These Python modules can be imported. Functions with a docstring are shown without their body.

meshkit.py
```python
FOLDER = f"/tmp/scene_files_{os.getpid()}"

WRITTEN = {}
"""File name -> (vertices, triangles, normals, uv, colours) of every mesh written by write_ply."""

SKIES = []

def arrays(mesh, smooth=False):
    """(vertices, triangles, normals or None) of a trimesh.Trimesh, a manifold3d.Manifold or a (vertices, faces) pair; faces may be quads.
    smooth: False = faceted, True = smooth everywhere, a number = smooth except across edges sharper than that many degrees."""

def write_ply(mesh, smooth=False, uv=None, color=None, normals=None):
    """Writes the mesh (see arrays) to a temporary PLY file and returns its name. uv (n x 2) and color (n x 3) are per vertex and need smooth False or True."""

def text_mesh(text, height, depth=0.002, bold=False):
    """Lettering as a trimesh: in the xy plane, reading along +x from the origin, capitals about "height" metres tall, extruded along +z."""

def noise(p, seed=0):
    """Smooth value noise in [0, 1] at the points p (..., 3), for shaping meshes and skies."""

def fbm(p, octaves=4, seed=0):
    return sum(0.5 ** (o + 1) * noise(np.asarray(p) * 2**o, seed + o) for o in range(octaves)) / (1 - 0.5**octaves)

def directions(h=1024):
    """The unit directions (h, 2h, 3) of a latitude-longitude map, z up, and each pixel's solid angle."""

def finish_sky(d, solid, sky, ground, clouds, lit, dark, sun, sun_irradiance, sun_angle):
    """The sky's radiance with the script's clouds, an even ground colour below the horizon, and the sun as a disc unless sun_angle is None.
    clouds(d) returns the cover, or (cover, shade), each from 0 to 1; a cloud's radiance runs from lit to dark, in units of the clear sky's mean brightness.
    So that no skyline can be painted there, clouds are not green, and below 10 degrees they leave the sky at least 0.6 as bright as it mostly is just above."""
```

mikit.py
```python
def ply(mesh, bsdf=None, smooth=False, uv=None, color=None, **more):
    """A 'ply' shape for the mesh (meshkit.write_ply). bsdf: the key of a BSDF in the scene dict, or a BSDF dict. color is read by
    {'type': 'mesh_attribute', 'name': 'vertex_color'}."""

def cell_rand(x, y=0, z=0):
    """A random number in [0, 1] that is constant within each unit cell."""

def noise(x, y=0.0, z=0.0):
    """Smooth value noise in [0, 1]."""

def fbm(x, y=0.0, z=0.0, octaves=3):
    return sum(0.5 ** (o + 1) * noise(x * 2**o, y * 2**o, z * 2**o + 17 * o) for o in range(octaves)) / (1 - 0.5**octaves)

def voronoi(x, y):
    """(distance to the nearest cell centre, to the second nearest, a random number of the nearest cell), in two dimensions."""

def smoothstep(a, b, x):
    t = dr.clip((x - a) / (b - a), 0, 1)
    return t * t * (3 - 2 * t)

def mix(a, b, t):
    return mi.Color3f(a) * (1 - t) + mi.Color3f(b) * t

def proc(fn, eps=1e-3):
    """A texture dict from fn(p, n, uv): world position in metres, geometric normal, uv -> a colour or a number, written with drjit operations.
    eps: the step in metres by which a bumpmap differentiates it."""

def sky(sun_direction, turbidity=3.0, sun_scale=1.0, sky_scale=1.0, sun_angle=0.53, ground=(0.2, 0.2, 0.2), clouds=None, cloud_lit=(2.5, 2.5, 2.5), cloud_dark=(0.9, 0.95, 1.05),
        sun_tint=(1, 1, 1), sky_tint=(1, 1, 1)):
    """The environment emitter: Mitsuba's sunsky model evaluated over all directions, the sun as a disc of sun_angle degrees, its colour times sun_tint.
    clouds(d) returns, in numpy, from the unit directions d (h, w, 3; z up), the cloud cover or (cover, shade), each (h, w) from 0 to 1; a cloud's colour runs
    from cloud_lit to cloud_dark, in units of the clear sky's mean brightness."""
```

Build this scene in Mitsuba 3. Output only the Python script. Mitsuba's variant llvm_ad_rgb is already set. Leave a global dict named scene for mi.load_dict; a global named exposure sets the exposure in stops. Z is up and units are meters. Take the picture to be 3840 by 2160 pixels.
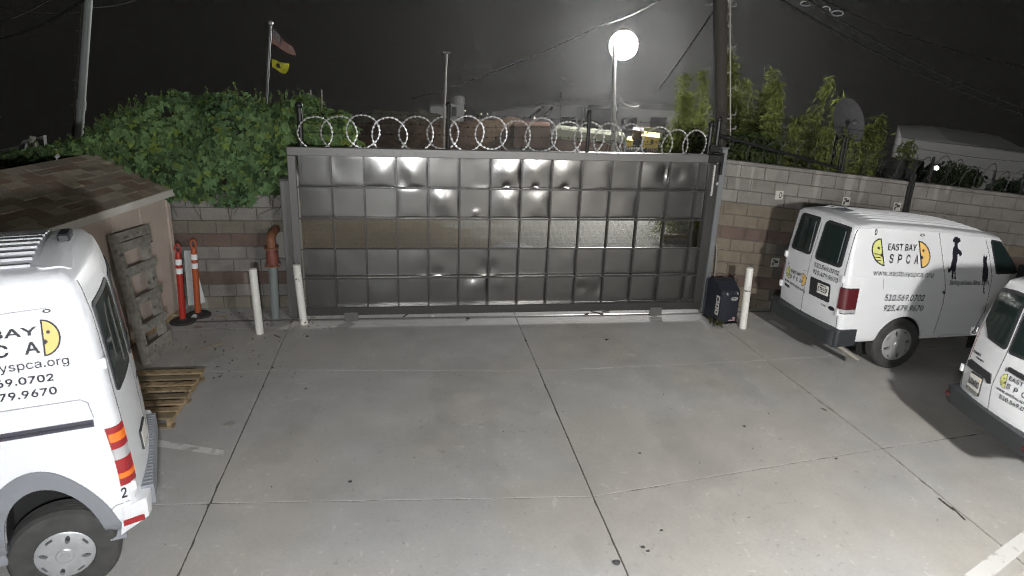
import math, random
import numpy as np, trimesh, manifold3d as m3, shapely
import shapely.geometry as sg, shapely.affinity as sa
from scipy.spatial import Delaunay
import drjit as dr, mitsuba as mi
import mikit, meshkit
from mikit import proc, noise, fbm, voronoi, cell_rand, smoothstep, mix
T = mi.ScalarTransform4f
PI = math.pi
rng = np.random.default_rng(7)
scene, labels = {}, {}
# ---------------------------------------------------------------- camera, sky, lights, exposure
CAM_H, FOC = 3.8046, 2500.0            # height of the camera on the wall, focal length in pixels of a 3840 wide frame
_y, _p, _r = (math.radians(a) for a in (9.1752, 18.1324, 2.1987))
_f = np.array([math.sin(_y) * math.cos(_p), math.cos(_y) * math.cos(_p), -math.sin(_p)])
_s = np.array([math.cos(_y), -math.sin(_y), 0.0]); _u = np.cross(_s, _f)
C_RIGHT, C_UP, C_FWD = _s * math.cos(_r) + _u * math.sin(_r), -_s * math.sin(_r) + _u * math.cos(_r), _f
CAM = np.array([0, 0, CAM_H])
scene['camera'] = {'type': 'perspective', 'fov': 75.0485, 'fov_axis': 'x', 'near_clip': 0.05, 'far_clip': 6000.0,
                   'to_world': T().look_at(origin=CAM.tolist(), target=(CAM + C_FWD).tolist(), up=C_UP.tolist())}
exposure = 0.0
scene['sky'] = mikit.sky([0.3, 0.2, 0.9], turbidity=3, sun_scale=0.0, sky_scale=0.040, ground=(0.9, 0.9, 0.9),
                         clouds=lambda d: 1.0, cloud_lit=(1.04, 1.0, 0.91))
scene['sky']['sampling_weight'] = .4
# lamps: (position, aimed at, strength in watts per steradian)
LAMP_L = ((-.22, .02, 2.95), (-2.4, 8.0, 0.6), 105.0)
LAMP_R = ((3.3, .02, 3.45), (8.0, 5.2, 0.4), 200.0)
FAR_LAMP = 1150.0
HAZE = (0.0002, 0.0034)      # density of the air over the yard, and of the fog beyond it, per metre
# ---------------------------------------------------------------- helpers
def at(u, v, y):
    """Where the line of sight through a point of the 3840 x 2160 frame meets the upright plane y metres ahead: for measuring the site."""
    d = C_RIGHT * ((u - 1920) / FOC) - C_UP * ((v - 1080) / FOC) + C_FWD
    return CAM + d * (y / d[1])

def on(u, v, z=0.0):
    d = C_RIGHT * ((u - 1920) / FOC) - C_UP * ((v - 1080) / FOC) + C_FWD
    return CAM + d * ((z - CAM_H) / d[2])

def far(u, v, dist):
    d = C_RIGHT * ((u - 1920) / FOC) - C_UP * ((v - 1080) / FOC) + C_FWD
    return CAM + d * (dist / math.hypot(d[0], d[1]))

_count = {}
def numbered(key):
    n = _count.get(key); _count[key] = 0 if n is None else n + 1
    return key if n is None else f'{key}_{n + 1:03d}'

def lab(key, label=None, cat=None, group=None, kind=None):
    e = {k: v for k, v in (('label', label), ('category', cat), ('group', group), ('kind', kind)) if v}
    if e: labels[key] = e

def thing(name, label=None, cat=None, group=None, kind=None):
    key = numbered(name); lab(key, label, cat, group, kind); return key

def obj(name, mesh, mat, parent=None, smooth=False, M=None, label=None, kind=None, cat=None, group=None, **kw):
    key = numbered(name if parent is None else parent + '__' + name)
    d = mesh if isinstance(mesh, dict) else mikit.ply(mesh, mat, smooth=smooth, **kw)
    if M is not None: d = {**d, 'to_world': M}
    scene[key] = d
    lab(key, label, cat, group, kind)
    return key

def xf(x, y, z=0.0, yaw=0.0): return T().translate([x, y, z]).rotate([0, 0, 1], yaw)
cat_ = trimesh.util.concatenate
def box(x0, x1, y0, y1, z0, z1):
    m = trimesh.creation.box(extents=[x1 - x0, y1 - y0, z1 - z0]); m.apply_translation([(x0 + x1) / 2, (y0 + y1) / 2, (z0 + z1) / 2]); return m

def bev(x0, x1, y0, y1, z0, z1, b=0.006):
    """box with chamfered edges (hull)"""
    P = []
    for sx in (0, 1):
        for sy in (0, 1):
            for sz in (0, 1):
                X, Y, Z = (x0, x1)[sx], (y0, y1)[sy], (z0, z1)[sz]; a, c, e = 1 - 2 * sx, 1 - 2 * sy, 1 - 2 * sz
                P += [(X + a * b, Y + c * b, Z), (X + a * b, Y, Z + e * b), (X, Y + c * b, Z + e * b)]
    return trimesh.convex.convex_hull(np.array(P))

def beam(p, q, w, h, up=(0, 0, 1)):
    """square bar from p to q, w across, h along up"""
    p, q = np.array(p, float), np.array(q, float); t = q - p; L = np.linalg.norm(t); t /= L
    up = np.array(up, float); up = np.array([1.0, 0, 0]) if np.linalg.norm(np.cross(t, up)) < 1e-3 else up
    s = np.cross(t, up); s /= np.linalg.norm(s); u = np.cross(s, t)
    m = trimesh.creation.box(extents=[L, w, h]); M = np.eye(4); M[:3, 0], M[:3, 1], M[:3, 2], M[:3, 3] = t, s, u, (p + q) / 2
    m.apply_transform(M); return m

def tube(pts, r, n=8, cap=True):
    p = np.asarray(pts, float); t = np.gradient(p, axis=0); t /= np.linalg.norm(t, axis=1, keepdims=True)
    ref = np.array([0, 0, 1.0]) if abs(t[0, 2]) < .9 else np.array([1.0, 0, 0])
    a = np.cross(t[0], ref); a /= np.linalg.norm(a); A = [a]
    for i in range(1, len(p)):
        a = A[-1] - t[i] * (A[-1] @ t[i]); A.append(a / np.linalg.norm(a))
    A = np.array(A); B = np.cross(t, A); ang = np.arange(n) * 2 * PI / n
    R = np.broadcast_to(r, (len(p),))
    v = (p[:, None] + R[:, None, None] * (np.cos(ang)[None, :, None] * A[:, None] + np.sin(ang)[None, :, None] * B[:, None])).reshape(-1, 3)
    i, j = np.meshgrid(np.arange(len(p) - 1), np.arange(n), indexing='ij')
    q = np.stack([i * n + j, i * n + (j + 1) % n, (i + 1) * n + (j + 1) % n, (i + 1) * n + j], -1).reshape(-1, 4)
    f = np.vstack([q[:, [0, 1, 2]], q[:, [0, 2, 3]]])
    if cap:
        k = len(v); v = np.vstack([v, p[:1], p[-1:]]); e = (len(p) - 1) * n
        f = np.vstack([f, [[k, (j + 1) % n, j] for j in range(n)], [[k + 1, e + j, e + (j + 1) % n] for j in range(n)]])
    m = trimesh.Trimesh(v, f, process=False); m.fix_normals() if len(v) < 400 else None
    return m

def lathe(prof, n=24):
    return trimesh.creation.revolve(np.array(prof, float), sections=n)

def cyl(p, q, r, n=16, r2=None):
    p, q = np.array(p, float), np.array(q, float)
    return tube([p, q], [r, r if r2 is None else r2], n)

def arc3(p0, p1, sag, n=24):
    t = np.linspace(0, 1, n)[:, None]; P = np.array(p0) * (1 - t) + np.array(p1) * t; P[:, 2] -= sag * 4 * (t * (1 - t))[:, 0]; return P

def manifold(m): return m3.Manifold(m3.Mesh(np.asarray(m.vertices, np.float32), np.asarray(m.faces, np.uint32)))
def tri(m):
    k = m.to_mesh(); return trimesh.Trimesh(k.vert_properties[:, :3], k.tri_verts, process=False)

def tri_poly(poly, h):
    """points and triangles filling a polygon, with inner points every h metres"""
    poly = poly.buffer(0); pts = []
    for g in getattr(poly, 'geoms', [poly]):
        for ring in (g.exterior, *g.interiors):
            c = np.array(shapely.segmentize(ring, h).coords)[:-1]; pts.append(c)
    x0, y0, x1, y1 = poly.bounds
    gx, gy = np.meshgrid(np.arange(x0, x1 + h, h), np.arange(y0, y1 + h, h)); g = np.c_[gx.ravel(), gy.ravel()]
    g = g[shapely.contains_xy(poly.buffer(-h * .45), g[:, 0], g[:, 1])] if len(g) else g
    P = np.vstack(pts + [g]); D = Delaunay(P); c = P[D.simplices].mean(1)
    f = D.simplices[shapely.contains_xy(poly, c[:, 0], c[:, 1])]
    a, b, d = P[f[:, 0]], P[f[:, 1]], P[f[:, 2]]
    ar = (b[:, 0] - a[:, 0]) * (d[:, 1] - a[:, 1]) - (b[:, 1] - a[:, 1]) * (d[:, 0] - a[:, 0])
    f = f[np.abs(ar) > 1e-9]; ar = ar[np.abs(ar) > 1e-9]
    f[ar < 0] = f[ar < 0][:, ::-1]
    return P, f

def rounded(pts, r):
    return sg.Polygon(pts).buffer(-r).buffer(r, quad_segs=5)

def bumpy(key, base, scale, fn, rough=0.8, spec=0.5, **kw):
    scene[key] = {'type': 'twosided', 'bsdf': {'type': 'bumpmap', 'arbitrary': proc(fn), 'scale': scale, 'bsdf': {'type': 'principled', 'base_color': base, 'roughness': rough, 'specular': spec, **kw}}}

def rgb(*c): return {'type': 'rgb', 'value': list(map(float, c))}
def plain(key, c, rough=0.6, metal=0.0, spec=0.5, **kw):
    scene[key] = {'type': 'twosided', 'bsdf': {'type': 'principled', 'base_color': c if isinstance(c, dict) else rgb(*c), 'roughness': rough, 'metallic': metal, 'specular': spec, **kw}}

# ---------------------------------------------------------------- materials
def f_concrete(p, n, uv):
    a = fbm(p.x * .55 + 3, p.y * .55, p.z, 4); b = fbm(p.x * 3.1, p.y * 3.1 + 9, 0, 4); g = noise(p.x * 60, p.y * 60); s = noise(p.x * 24 + 5, p.y * 24)
    st = smoothstep(.60, .72, fbm(p.x * 1.4 + 40, p.y * 1.1 + 7, 0, 5)); wht = smoothstep(.86, .93, s) * smoothstep(.45, .6, b)
    pit = smoothstep(.90, .95, noise(p.x * 33 + 70, p.y * 33)) * smoothstep(.4, .62, fbm(p.x * .9 + 11, p.y * .9 + 2, 0, 3))
    v = .372 + .075 * (a - .5) + .075 * (b - .5) + .025 * (g - .5) - .030 * st + .06 * wht - .06 * pit
    warm = smoothstep(.4, .7, fbm(p.x * .8 + 20, p.y * .8 + 5, 0, 3))
    return mi.Color3f(v * (1.015 + .035 * warm), v, v * (.972 - .05 * warm))
def h_concrete(p, n, uv): return fbm(p.x * 26, p.y * 26, 0, 4) + 1.6 * smoothstep(.86, .95, noise(p.x * 33 + 70, p.y * 33))
bumpy('concrete', proc(f_concrete), .004, h_concrete, rough=.72, spec=.45)
plain('joint_fill', (.105, .098, .084), .95, spec=.2)
def f_line(p, n, uv):
    w = smoothstep(.26, .44, fbm(p.x * 11, p.y * 11, 0, 4)); return mix(f_concrete(p, n, uv), (.57, .565, .54), w)
plain('line_paint', proc(f_line), .7)
def f_street(p, n, uv):
    a = fbm(p.x * .7, p.y * .7, p.z, 4); side = smoothstep(.46, .56, .5 + .16 * (p.x - 1.9) + .55 * (fbm(p.x * .8 + 7, p.y * .8, 0, 3) - .5))
    return mix((.205, .160, .098), (.30, .295, .245), side) * (.66 + .56 * a + .25 * (noise(p.x * 40, p.y * 40) - .5))
plain('street', proc(f_street), .85)
def f_dirt(p, n, uv):
    a = fbm(p.x * 1.3, p.y * 1.3, p.z * 1.3, 5); return mix((.10, .062, .040), (.20, .135, .088), smoothstep(.3, .7, a)) * (.75 + .5 * noise(p.x * 14, p.y * 14, p.z * 14))
plain('dirt', proc(f_dirt), .95, spec=.2)

CMU_C = ((.245, .232, .215), (.280, .266, .247), (.225, .190, .148), (.165, .118, .100), (.215, .195, .158))
def f_cmu(p, n, uv):
    """block faces; uv.x picks the paint of the block, uv.y its tone"""
    a = fbm(p.x * 2.2, p.y * 2.2, p.z * 3, 3); b = fbm(p.x * 7 + 5, p.y * 7, p.z * 2.2, 3); g = noise(p.x * 70, p.y * 70, p.z * 70); k = uv.x * 5
    c = mi.Color3f(*CMU_C[0])
    for i in range(1, 5): c = dr.select(k > i, mi.Color3f(*CMU_C[i]), c)
    drip = smoothstep(.68, .78, fbm(p.x * 9 + 30, p.y * 9, p.z * .9, 2))
    return mix(c * (.62 + .42 * a + .22 * (g - .5) - .12 * smoothstep(.55, .75, b) + .12 * uv.y), (.40, .385, .36), drip * .5)
bumpy('cmu', proc(f_cmu), .005, lambda p, n, uv: noise(p.x * 55, p.y * 55, p.z * 55) + .7 * noise(p.x * 110, p.y * 110, p.z * 110), rough=.9, spec=.25)
CMU = {k: i for i, k in enumerate(('cmu_grey', 'cmu_pale', 'cmu_tan', 'cmu_red', 'cmu_olive'))}
def cmu_uv(kind, n): return np.tile([(CMU[kind] + .5) / 5, rng.random()], (n, 1))
plain('mortar', (.115, .107, .094), .95, spec=.2)

def f_gate(p, n, uv): return mi.Color3f(.23, .227, .22) * (.86 + .28 * fbm(p.x * 2.5, p.z * 2.5, 3, 4))
plain('gate_sheet', proc(f_gate), .235, .96, spec=.5)
plain('gate_steel', (.150, .147, .142), .44, .45); plain('gate_bar', (.105, .103, .10), .30, .75)
plain('black_steel', (.015, .015, .015), .45, .2)
plain('zinc', (.62, .61, .60), .42, .55)
plain('post_steel', (.24, .25, .26), .42, .5)
plain('razor_dull', (.055, .055, .05), .6, .2)
plain('mesh_steel', (.05, .048, .045), .5, .3)
def f_bol(p, n, uv):
    chip = smoothstep(.735, .76, fbm(p.x * 14 + 3, p.y * 14, p.z * 11, 4)); dirt = smoothstep(.5, .8, fbm(p.x * 6, p.y * 6, p.z * 3, 4))
    return mix(mix((.70, .69, .645), (.50, .48, .43), dirt * .6), (.13, .12, .11), chip)
plain('bollard_paint', proc(f_bol), .6)
plain('red_plastic', (.42, .032, .02), .45)
plain('orange_plastic', (.40, .085, .025), .5)
plain('reflective', (.9, .9, .92), .35)
plain('rubber', (.04, .04, .038), .85, spec=.3)
def f_tyre(p, n, uv): return mi.Color3f(.052, .051, .05) * (.7 + .6 * fbm(p.x * 12, p.y * 12, p.z * 12, 3))
plain('tyre_rubber', proc(f_tyre), .8, spec=.35)
plain('pipe_orange', (.19, .082, .045), .65)
plain('pipe_grey', (.17, .195, .19), .6)
plain('white_board', (.46, .48, .47), .6)
def wood(key, c1, c2, k=1.0):
    def f(p, n, uv):
        g = fbm(p.x * 22 * k, p.y * 22 * k, p.z * 22 * k, 4); s = fbm(p.x * 4, p.y * 4, p.z * 4 + 9, 3); kn = smoothstep(.8, .86, noise(p.x * 16, p.y * 16, p.z * 16))
        return mix(c1, c2, smoothstep(.25, .75, .6 * g + .4 * s)) * (1 - .5 * kn)
    plain(key, proc(f), .85, spec=.25)
wood('wood_grey', (.17, .16, .14), (.32, .305, .27)); wood('wood_new', (.22, .155, .085), (.40, .30, .185)); plain('pole_wood', (.062, .057, .050), .85, spec=.25)
def f_siding(p, n, uv):
    return mi.Color3f(.50, .42, .365) * (.82 + .26 * fbm(p.x * 1.7, p.y * 1.7, p.z * 2.2, 4) + .10 * (noise(p.x * 30, p.y * 30, p.z * 6) - .5))
plain('siding', proc(f_siding), .8, spec=.3)
plain('fascia', (.56, .54, .49), .6)
def f_shingle(p, n, uv):
    c = mix((.22, .19, .148), (.37, .325, .25), uv.x * uv.x); c = mix(c, (.215, .160, .118), smoothstep(.6, .9, uv.y)); return c * (.65 + .5 * noise(p.x * 90, p.y * 90, p.z * 90) + .3 * fbm(p.x * 3, p.y * 3, 0, 3))
bumpy('shingle', proc(f_shingle), .004, lambda p, n, uv: noise(p.x * 120, p.y * 120, p.z * 120), rough=.95, spec=.15)
scene['leaf'] = {'type': 'principledthin', 'base_color': {'type': 'mesh_attribute', 'name': 'vertex_color'}, 'roughness': .38, 'diff_trans': .7, 'spec_trans': 0.0}
plain('ivy_core', (.012, .018, .008), .9)
plain('bamboo_culm', (.14, .15, .05), .5)
plain('stem', (.09, .075, .045), .8)

plain('van_paint', (.70, .71, .73), .42, clearcoat=.6, clearcoat_gloss=.85)
plain('grime', (.30, .27, .22), .6)
plain('van_glass', (.012, .022, .020), .06, spec=.8)
plain('black_trim', (.026, .027, .03), .55)
plain('grey_trim', (.20, .21, .23), .6)
plain('decal_black', (.012, .012, .02), .5); plain('decal_yellow', (.62, .50, .09), .5); plain('decal_orange', (.80, .52, .17), .5); plain('decal_lime', (.64, .66, .24), .5); plain('decal_white', (.82, .82, .84), .5)
plain('lamp_red', (.30, .012, .016), .12, spec=.7, clearcoat=.8); plain('lamp_dark_red', (.085, .008, .012), .15, spec=.7, clearcoat=.8)
plain('lamp_orange', (.78, .17, .015), .15, spec=.7, clearcoat=.8); plain('lamp_clear', (.58, .58, .60), .12, metal=.4)
plain('chrome', (.55, .55, .56), .22, .9); plain('hubcap', (.42, .43, .44), .38, .45)
plain('rim_dark', (.10, .10, .105), .4, .5); plain('plate_white', (.72, .71, .66), .45); plain('plate_frame', (.03, .03, .03), .5)
plain('navy_plastic', (.018, .021, .030), .5)
plain('label_pale', (.55, .54, .50), .6); plain('label_dark', (.05, .05, .05), .6)
plain('well_black', (.012, .012, .012), .9)
plain('bumper_dark', (.032, .035, .038), .5)
plain('zinc_dull', (.28, .26, .23), .5, .5); plain('decal_grey', (.06, .065, .075), .5); plain('strip_dark', (.055, .055, .075), .45)
plain('pipe_red', (.17, .05, .037), .6)
plain('wood_dark', (.05, .036, .025), .85); plain('wood_mid', (.21, .165, .105), .85, spec=.25)
plain('label_pink', (.42, .26, .28), .6); plain('pole_pale', (.30, .33, .325), .6); plain('pole_white', (.62, .62, .60), .5); plain('white_paint', (.7, .7, .7), .5)
plain('flag_red', (.30, .075, .06), .8); plain('flag_white', (.40, .36, .33), .8); plain('flag_blue', (.04, .036, .09), .8); plain('flag_yellow', (.62, .60, .04), .8)
plain('wire', (.012, .012, .012), .6); plain('far_wall', (.52, .52, .53), .8); plain('far_dark', (.035, .034, .036), .8); plain('far_sign', (.55, .54, .5), .7); plain('far_palegreen', (.22, .23, .17), .8)
plain('far_green', (.11, .11, .075), .9)
plain('rust', (.12, .06, .04), .85)
plain('loco_yellow', (.60, .43, .06), .6); plain('dish_grey', (.13, .13, .135), .6); plain('machine_grey', (.14, .14, .145), .6); plain('car_dark', (.02, .022, .025), .25, spec=.6, clearcoat=.5)
plain('cement', (.30, .285, .26), .9, spec=.2)
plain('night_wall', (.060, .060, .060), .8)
plain('shade_dark', (.028, .029, .028), .6)  # colour of the painted shade behind the gate mesh
plain('wheel_steel', (.42, .42, .425), .38, .4)
# ---------------------------------------------------------------- light: flood lamps on the wall that carries the camera, and beyond
def panel_light(name, pos, aim, w, h, power, label, cat='floodlight', col=(1, 1, 1)):
    """a square LED flood lamp: housing, bracket and an emitting pane that faces aim"""
    t = thing(name, label, cat); pos, aim = np.array(pos, float), np.array(aim, float)
    M = T().look_at(origin=pos.tolist(), target=aim.tolist(), up=[0, 0, 1])
    obj('housing', cat_([box(-w / 2 - .02, w / 2 + .02, -h / 2 - .02, h / 2 + .02, -.07, -.004)]), 'black_steel', t, M=M)
    obj('bracket', cat_([box(-.03, .03, -.03, .03, -.28, -.07)]), 'black_steel', t, M=M)
    k = numbered(t + '__pane')
    L = power / (w * h)
    scene[k] = {**mikit.ply(np_quad(w, h), 'label_pale'), 'to_world': M, 'emitter': {'type': 'area', 'radiance': {'type': 'rgb', 'value': [float(c * L) for c in col]}}}
    return t
def np_quad(w, h):
    return trimesh.Trimesh(np.array([[-w / 2, -h / 2, 0], [w / 2, -h / 2, 0], [w / 2, h / 2, 0], [-w / 2, h / 2, 0]]), [[0, 1, 2], [0, 2, 3]], process=False)

panel_light('flood_lamp', LAMP_L[0], LAMP_L[1], .26, .20, LAMP_L[2], 'left flood lamp on the pale building wall under the camera', col=(.97, .99, 1.0))
panel_light('flood_lamp', LAMP_R[0], LAMP_R[1], .26, .20, LAMP_R[2], 'right flood lamp on the pale building wall beside the camera', col=(1.0, .985, .95))

# the building that carries the camera, behind it
plain('stucco', (.36, .35, .33), .85)
obj('building', box(-14, 16, -.75, -.35, -.3, 5.2), 'stucco', label='pale stucco building wall that carries the camera and its flood lamps', cat='building')

# ---------------------------------------------------------------- ground
def terrain_z(d):
    return np.interp(d, [0, 21, 32, 60, 200, 430], [-.12, -.06, -3.6, -5.5, -22, -48])
def polar_sheet(r0, r1, nr, na, zf):
    r = np.geomspace(r0, r1, nr); a = np.linspace(-PI, PI, na)
    P = np.array([[x * math.sin(b), x * math.cos(b), zf(x)] for x in r for b in a])
    i, j = np.meshgrid(np.arange(nr - 1), np.arange(na - 1), indexing='ij')
    q = np.stack([i * na + j, (i + 1) * na + j, (i + 1) * na + j + 1, i * na + j + 1], -1).reshape(-1, 4)
    return trimesh.Trimesh(P, np.vstack([q[:, [0, 2, 1]], q[:, [0, 3, 2]]]), process=False)
obj('ground', polar_sheet(.02, 130, 50, 73, lambda x: float(terrain_z(x))), 'street', smooth=True, kind='structure')

XJ = [-9.0, -5.35, -1.80, 1.69, 5.06, 8.6, 12.5, 16.5]
YJ = [-.34, 1.9, None, None, 9.80, 10.26]           # cross joints 1 and 2 are measured
def nodes():
    N = {}
    j1 = {0: 8.3, 1: 8.25, 2: 8.20, 3: 7.94, 4: 8.06, 5: 8.35, 6: 8.6, 7: 8.8}
    j2 = {0: 5.6, 1: 5.6, 2: 5.42, 3: 5.18, 4: 5.72, 5: 6.2, 6: 6.4, 7: 6.6}
    for i, x in enumerate(XJ):
        N[i, 0] = (x, -.34); N[i, 1] = (x + .02, 2.2); N[i, 2] = (x + (.05 if i == 4 else 0), j2[i]); N[i, 3] = (x - (.05 if i == 4 else 0), j1[i])
        N[i, 4] = (x - (.10 if i == 4 else 0), 9.72); N[i, 5] = (x - (.12 if i == 4 else 0), 10.62 if i < 4 else 10.24)
    return N
ND = nodes()
t = thing('yard_pavement', kind='structure')
obj('bed', box(-9.4, 16.9, -.36, 10.7, -.10, -.007), 'joint_fill', t)
for j in range(5):
    for i in range(len(XJ) - 1):
        q = sg.Polygon([ND[i, j], ND[i + 1, j], ND[i + 1, j + 1], ND[i, j + 1]]).buffer(-.0065, join_style=2)
        if j == 3: q = q.buffer(.0030, join_style=2)          # the tooled strip before the gate keeps a finer joint
        e = np.array(shapely.segmentize(q.exterior, .09).coords)[:-1]; c = e.mean(0); k = rng.random(len(e)); inward = np.where(k > .93, rng.uniform(.004, .014, len(e)), rng.uniform(0, .003, len(e)))
        d = c - e; d /= np.linalg.norm(d, axis=1, keepdims=True); q = sg.Polygon(e + d * inward[:, None]).buffer(0)
        m = trimesh.creation.extrude_polygon(q, .028, engine='earcut'); m.apply_translation([0, 0, -.028])
        obj('slab', m, 'concrete', t)

def sheet(poly, z=.004, h=.25):
    P, f = tri_poly(poly, h); return trimesh.Trimesh(np.c_[P, np.full(len(P), z)], f, process=False)
def ground_quad(pts): return sg.Polygon([tuple(on(*p)[:2]) for p in pts])
obj('parking_line', sheet(ground_quad([(480, 1632), (840, 1690), (836, 1710), (480, 1660)])), 'line_paint', kind='structure')
obj('parking_line', sheet(ground_quad([(3590, 2175), (3860, 1975), (3860, 2050), (3710, 2175)])), 'line_paint', kind='structure')
obj('parking_line', sheet(ground_quad([(2880, 1205), (2898, 1200), (2960, 1236), (2945, 1240)])), 'line_paint', kind='structure')

# ---------------------------------------------------------------- block walls
def block_wall(name, label, x0, x1, y, z0, rows, mats, slope=0.0, yaw_end=None, zoff=None, row_min=lambda x: 0, thick=.20, off0=0.0, cap=True, yf=None):
    """courses of concrete blocks with recessed joints, along x; slope lowers the courses with x"""
    yf = yf or (lambda x: y)
    t = thing(name, label, 'wall')
    zt = lambda x: slope * (x - x0)
    top = z0 + rows * .205
    xs = np.linspace(x0, x1, 9); P = []
    for x in xs: P += [(x, yf(x) + .012, z0 - .5 + zt(x)), (x, yf(x) + .012, top + zt(x)), (x, yf(x) + thick, top + zt(x)), (x, yf(x) + thick, z0 - .5 + zt(x))]
    P = np.array(P); F = []
    for k in range(len(xs) - 1):
        for e in range(4):
            a, b = k * 4 + e, k * 4 + (e + 1) % 4; F += [[a, b, b + 4], [a, b + 4, a + 4]]
    F += [[0, 2, 1], [0, 3, 2]]; e = (len(xs) - 1) * 4; F += [[e, e + 1, e + 2], [e, e + 2, e + 3]]
    obj('core', trimesh.Trimesh(P, F, process=False), 'mortar', t)
    for r in range(rows):
        x = x0 - (.205 if r % 2 else 0) - off0
        while x < x1:
            a, b = max(x, x0) + .007, min(x + .41, x1) - .007; x += .41
            if b - a < .05 or r < row_min(.5 * (a + b)): continue
            d = rng.normal(0, .0018); za, zb = z0 + r * .205 + .007, z0 + (r + 1) * .205 - .007; c = .005
            V = []
            for (xx, zz, pr) in ((a, za, 0), (b, za, 0), (b, zb, 0), (a, zb, 0)): V.append((xx, yf(xx) + .02 + d, zz + zt(xx)))
            for (xx, zz) in ((a, za), (b, za), (b, zb), (a, zb)): V.append((xx, yf(xx) + .003 + d, zz + zt(xx)))
            for (xx, zz) in ((a + c, za + c), (b - c, za + c), (b - c, zb - c), (a + c, zb - c)): V.append((xx, yf(xx) + d, zz + zt(xx)))
            F = []
            for L in (0, 4):
                for k in range(4): F += [[L + k, L + (k + 1) % 4, L + 4 + (k + 1) % 4], [L + k, L + 4 + (k + 1) % 4, L + 4 + k]]
            F += [[8, 9, 10], [8, 10, 11]]
            obj('block', trimesh.Trimesh(V, F, process=False), 'cmu', t, uv=cmu_uv(mats(r, .5 * (a + b)), 12))
    if cap:
        x = x0
        while x < x1:
            a, b = x + .004, min(x + .41, x1) - .004; x += .41
            V = trimesh.convex.convex_hull(np.array([(xx, yf(xx) + yy, zz + zt(xx)) for xx in (a, b) for yy in (-.012, thick + .012) for zz in (top + .004, top + .055)]))
            obj('cap_block', V, 'cmu', t, uv=cmu_uv('cmu_grey', len(V.vertices)))
    return t
LW = {1: 'cmu_grey', 2: 'cmu_red', 5: 'cmu_red', 6: 'cmu_tan'}
def lmat(r, x):
    if r in (2, 5): return 'cmu_red'
    if r in (0, 6): return 'cmu_olive'
    return 'cmu_grey'
WALL_L = block_wall('block_wall', 'grey block wall with two red-brown courses under the ivy, left of the gate', -4.05, -1.72, 10.60, 0.0, 9, lmat, off0=.12, cap=False)
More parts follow.
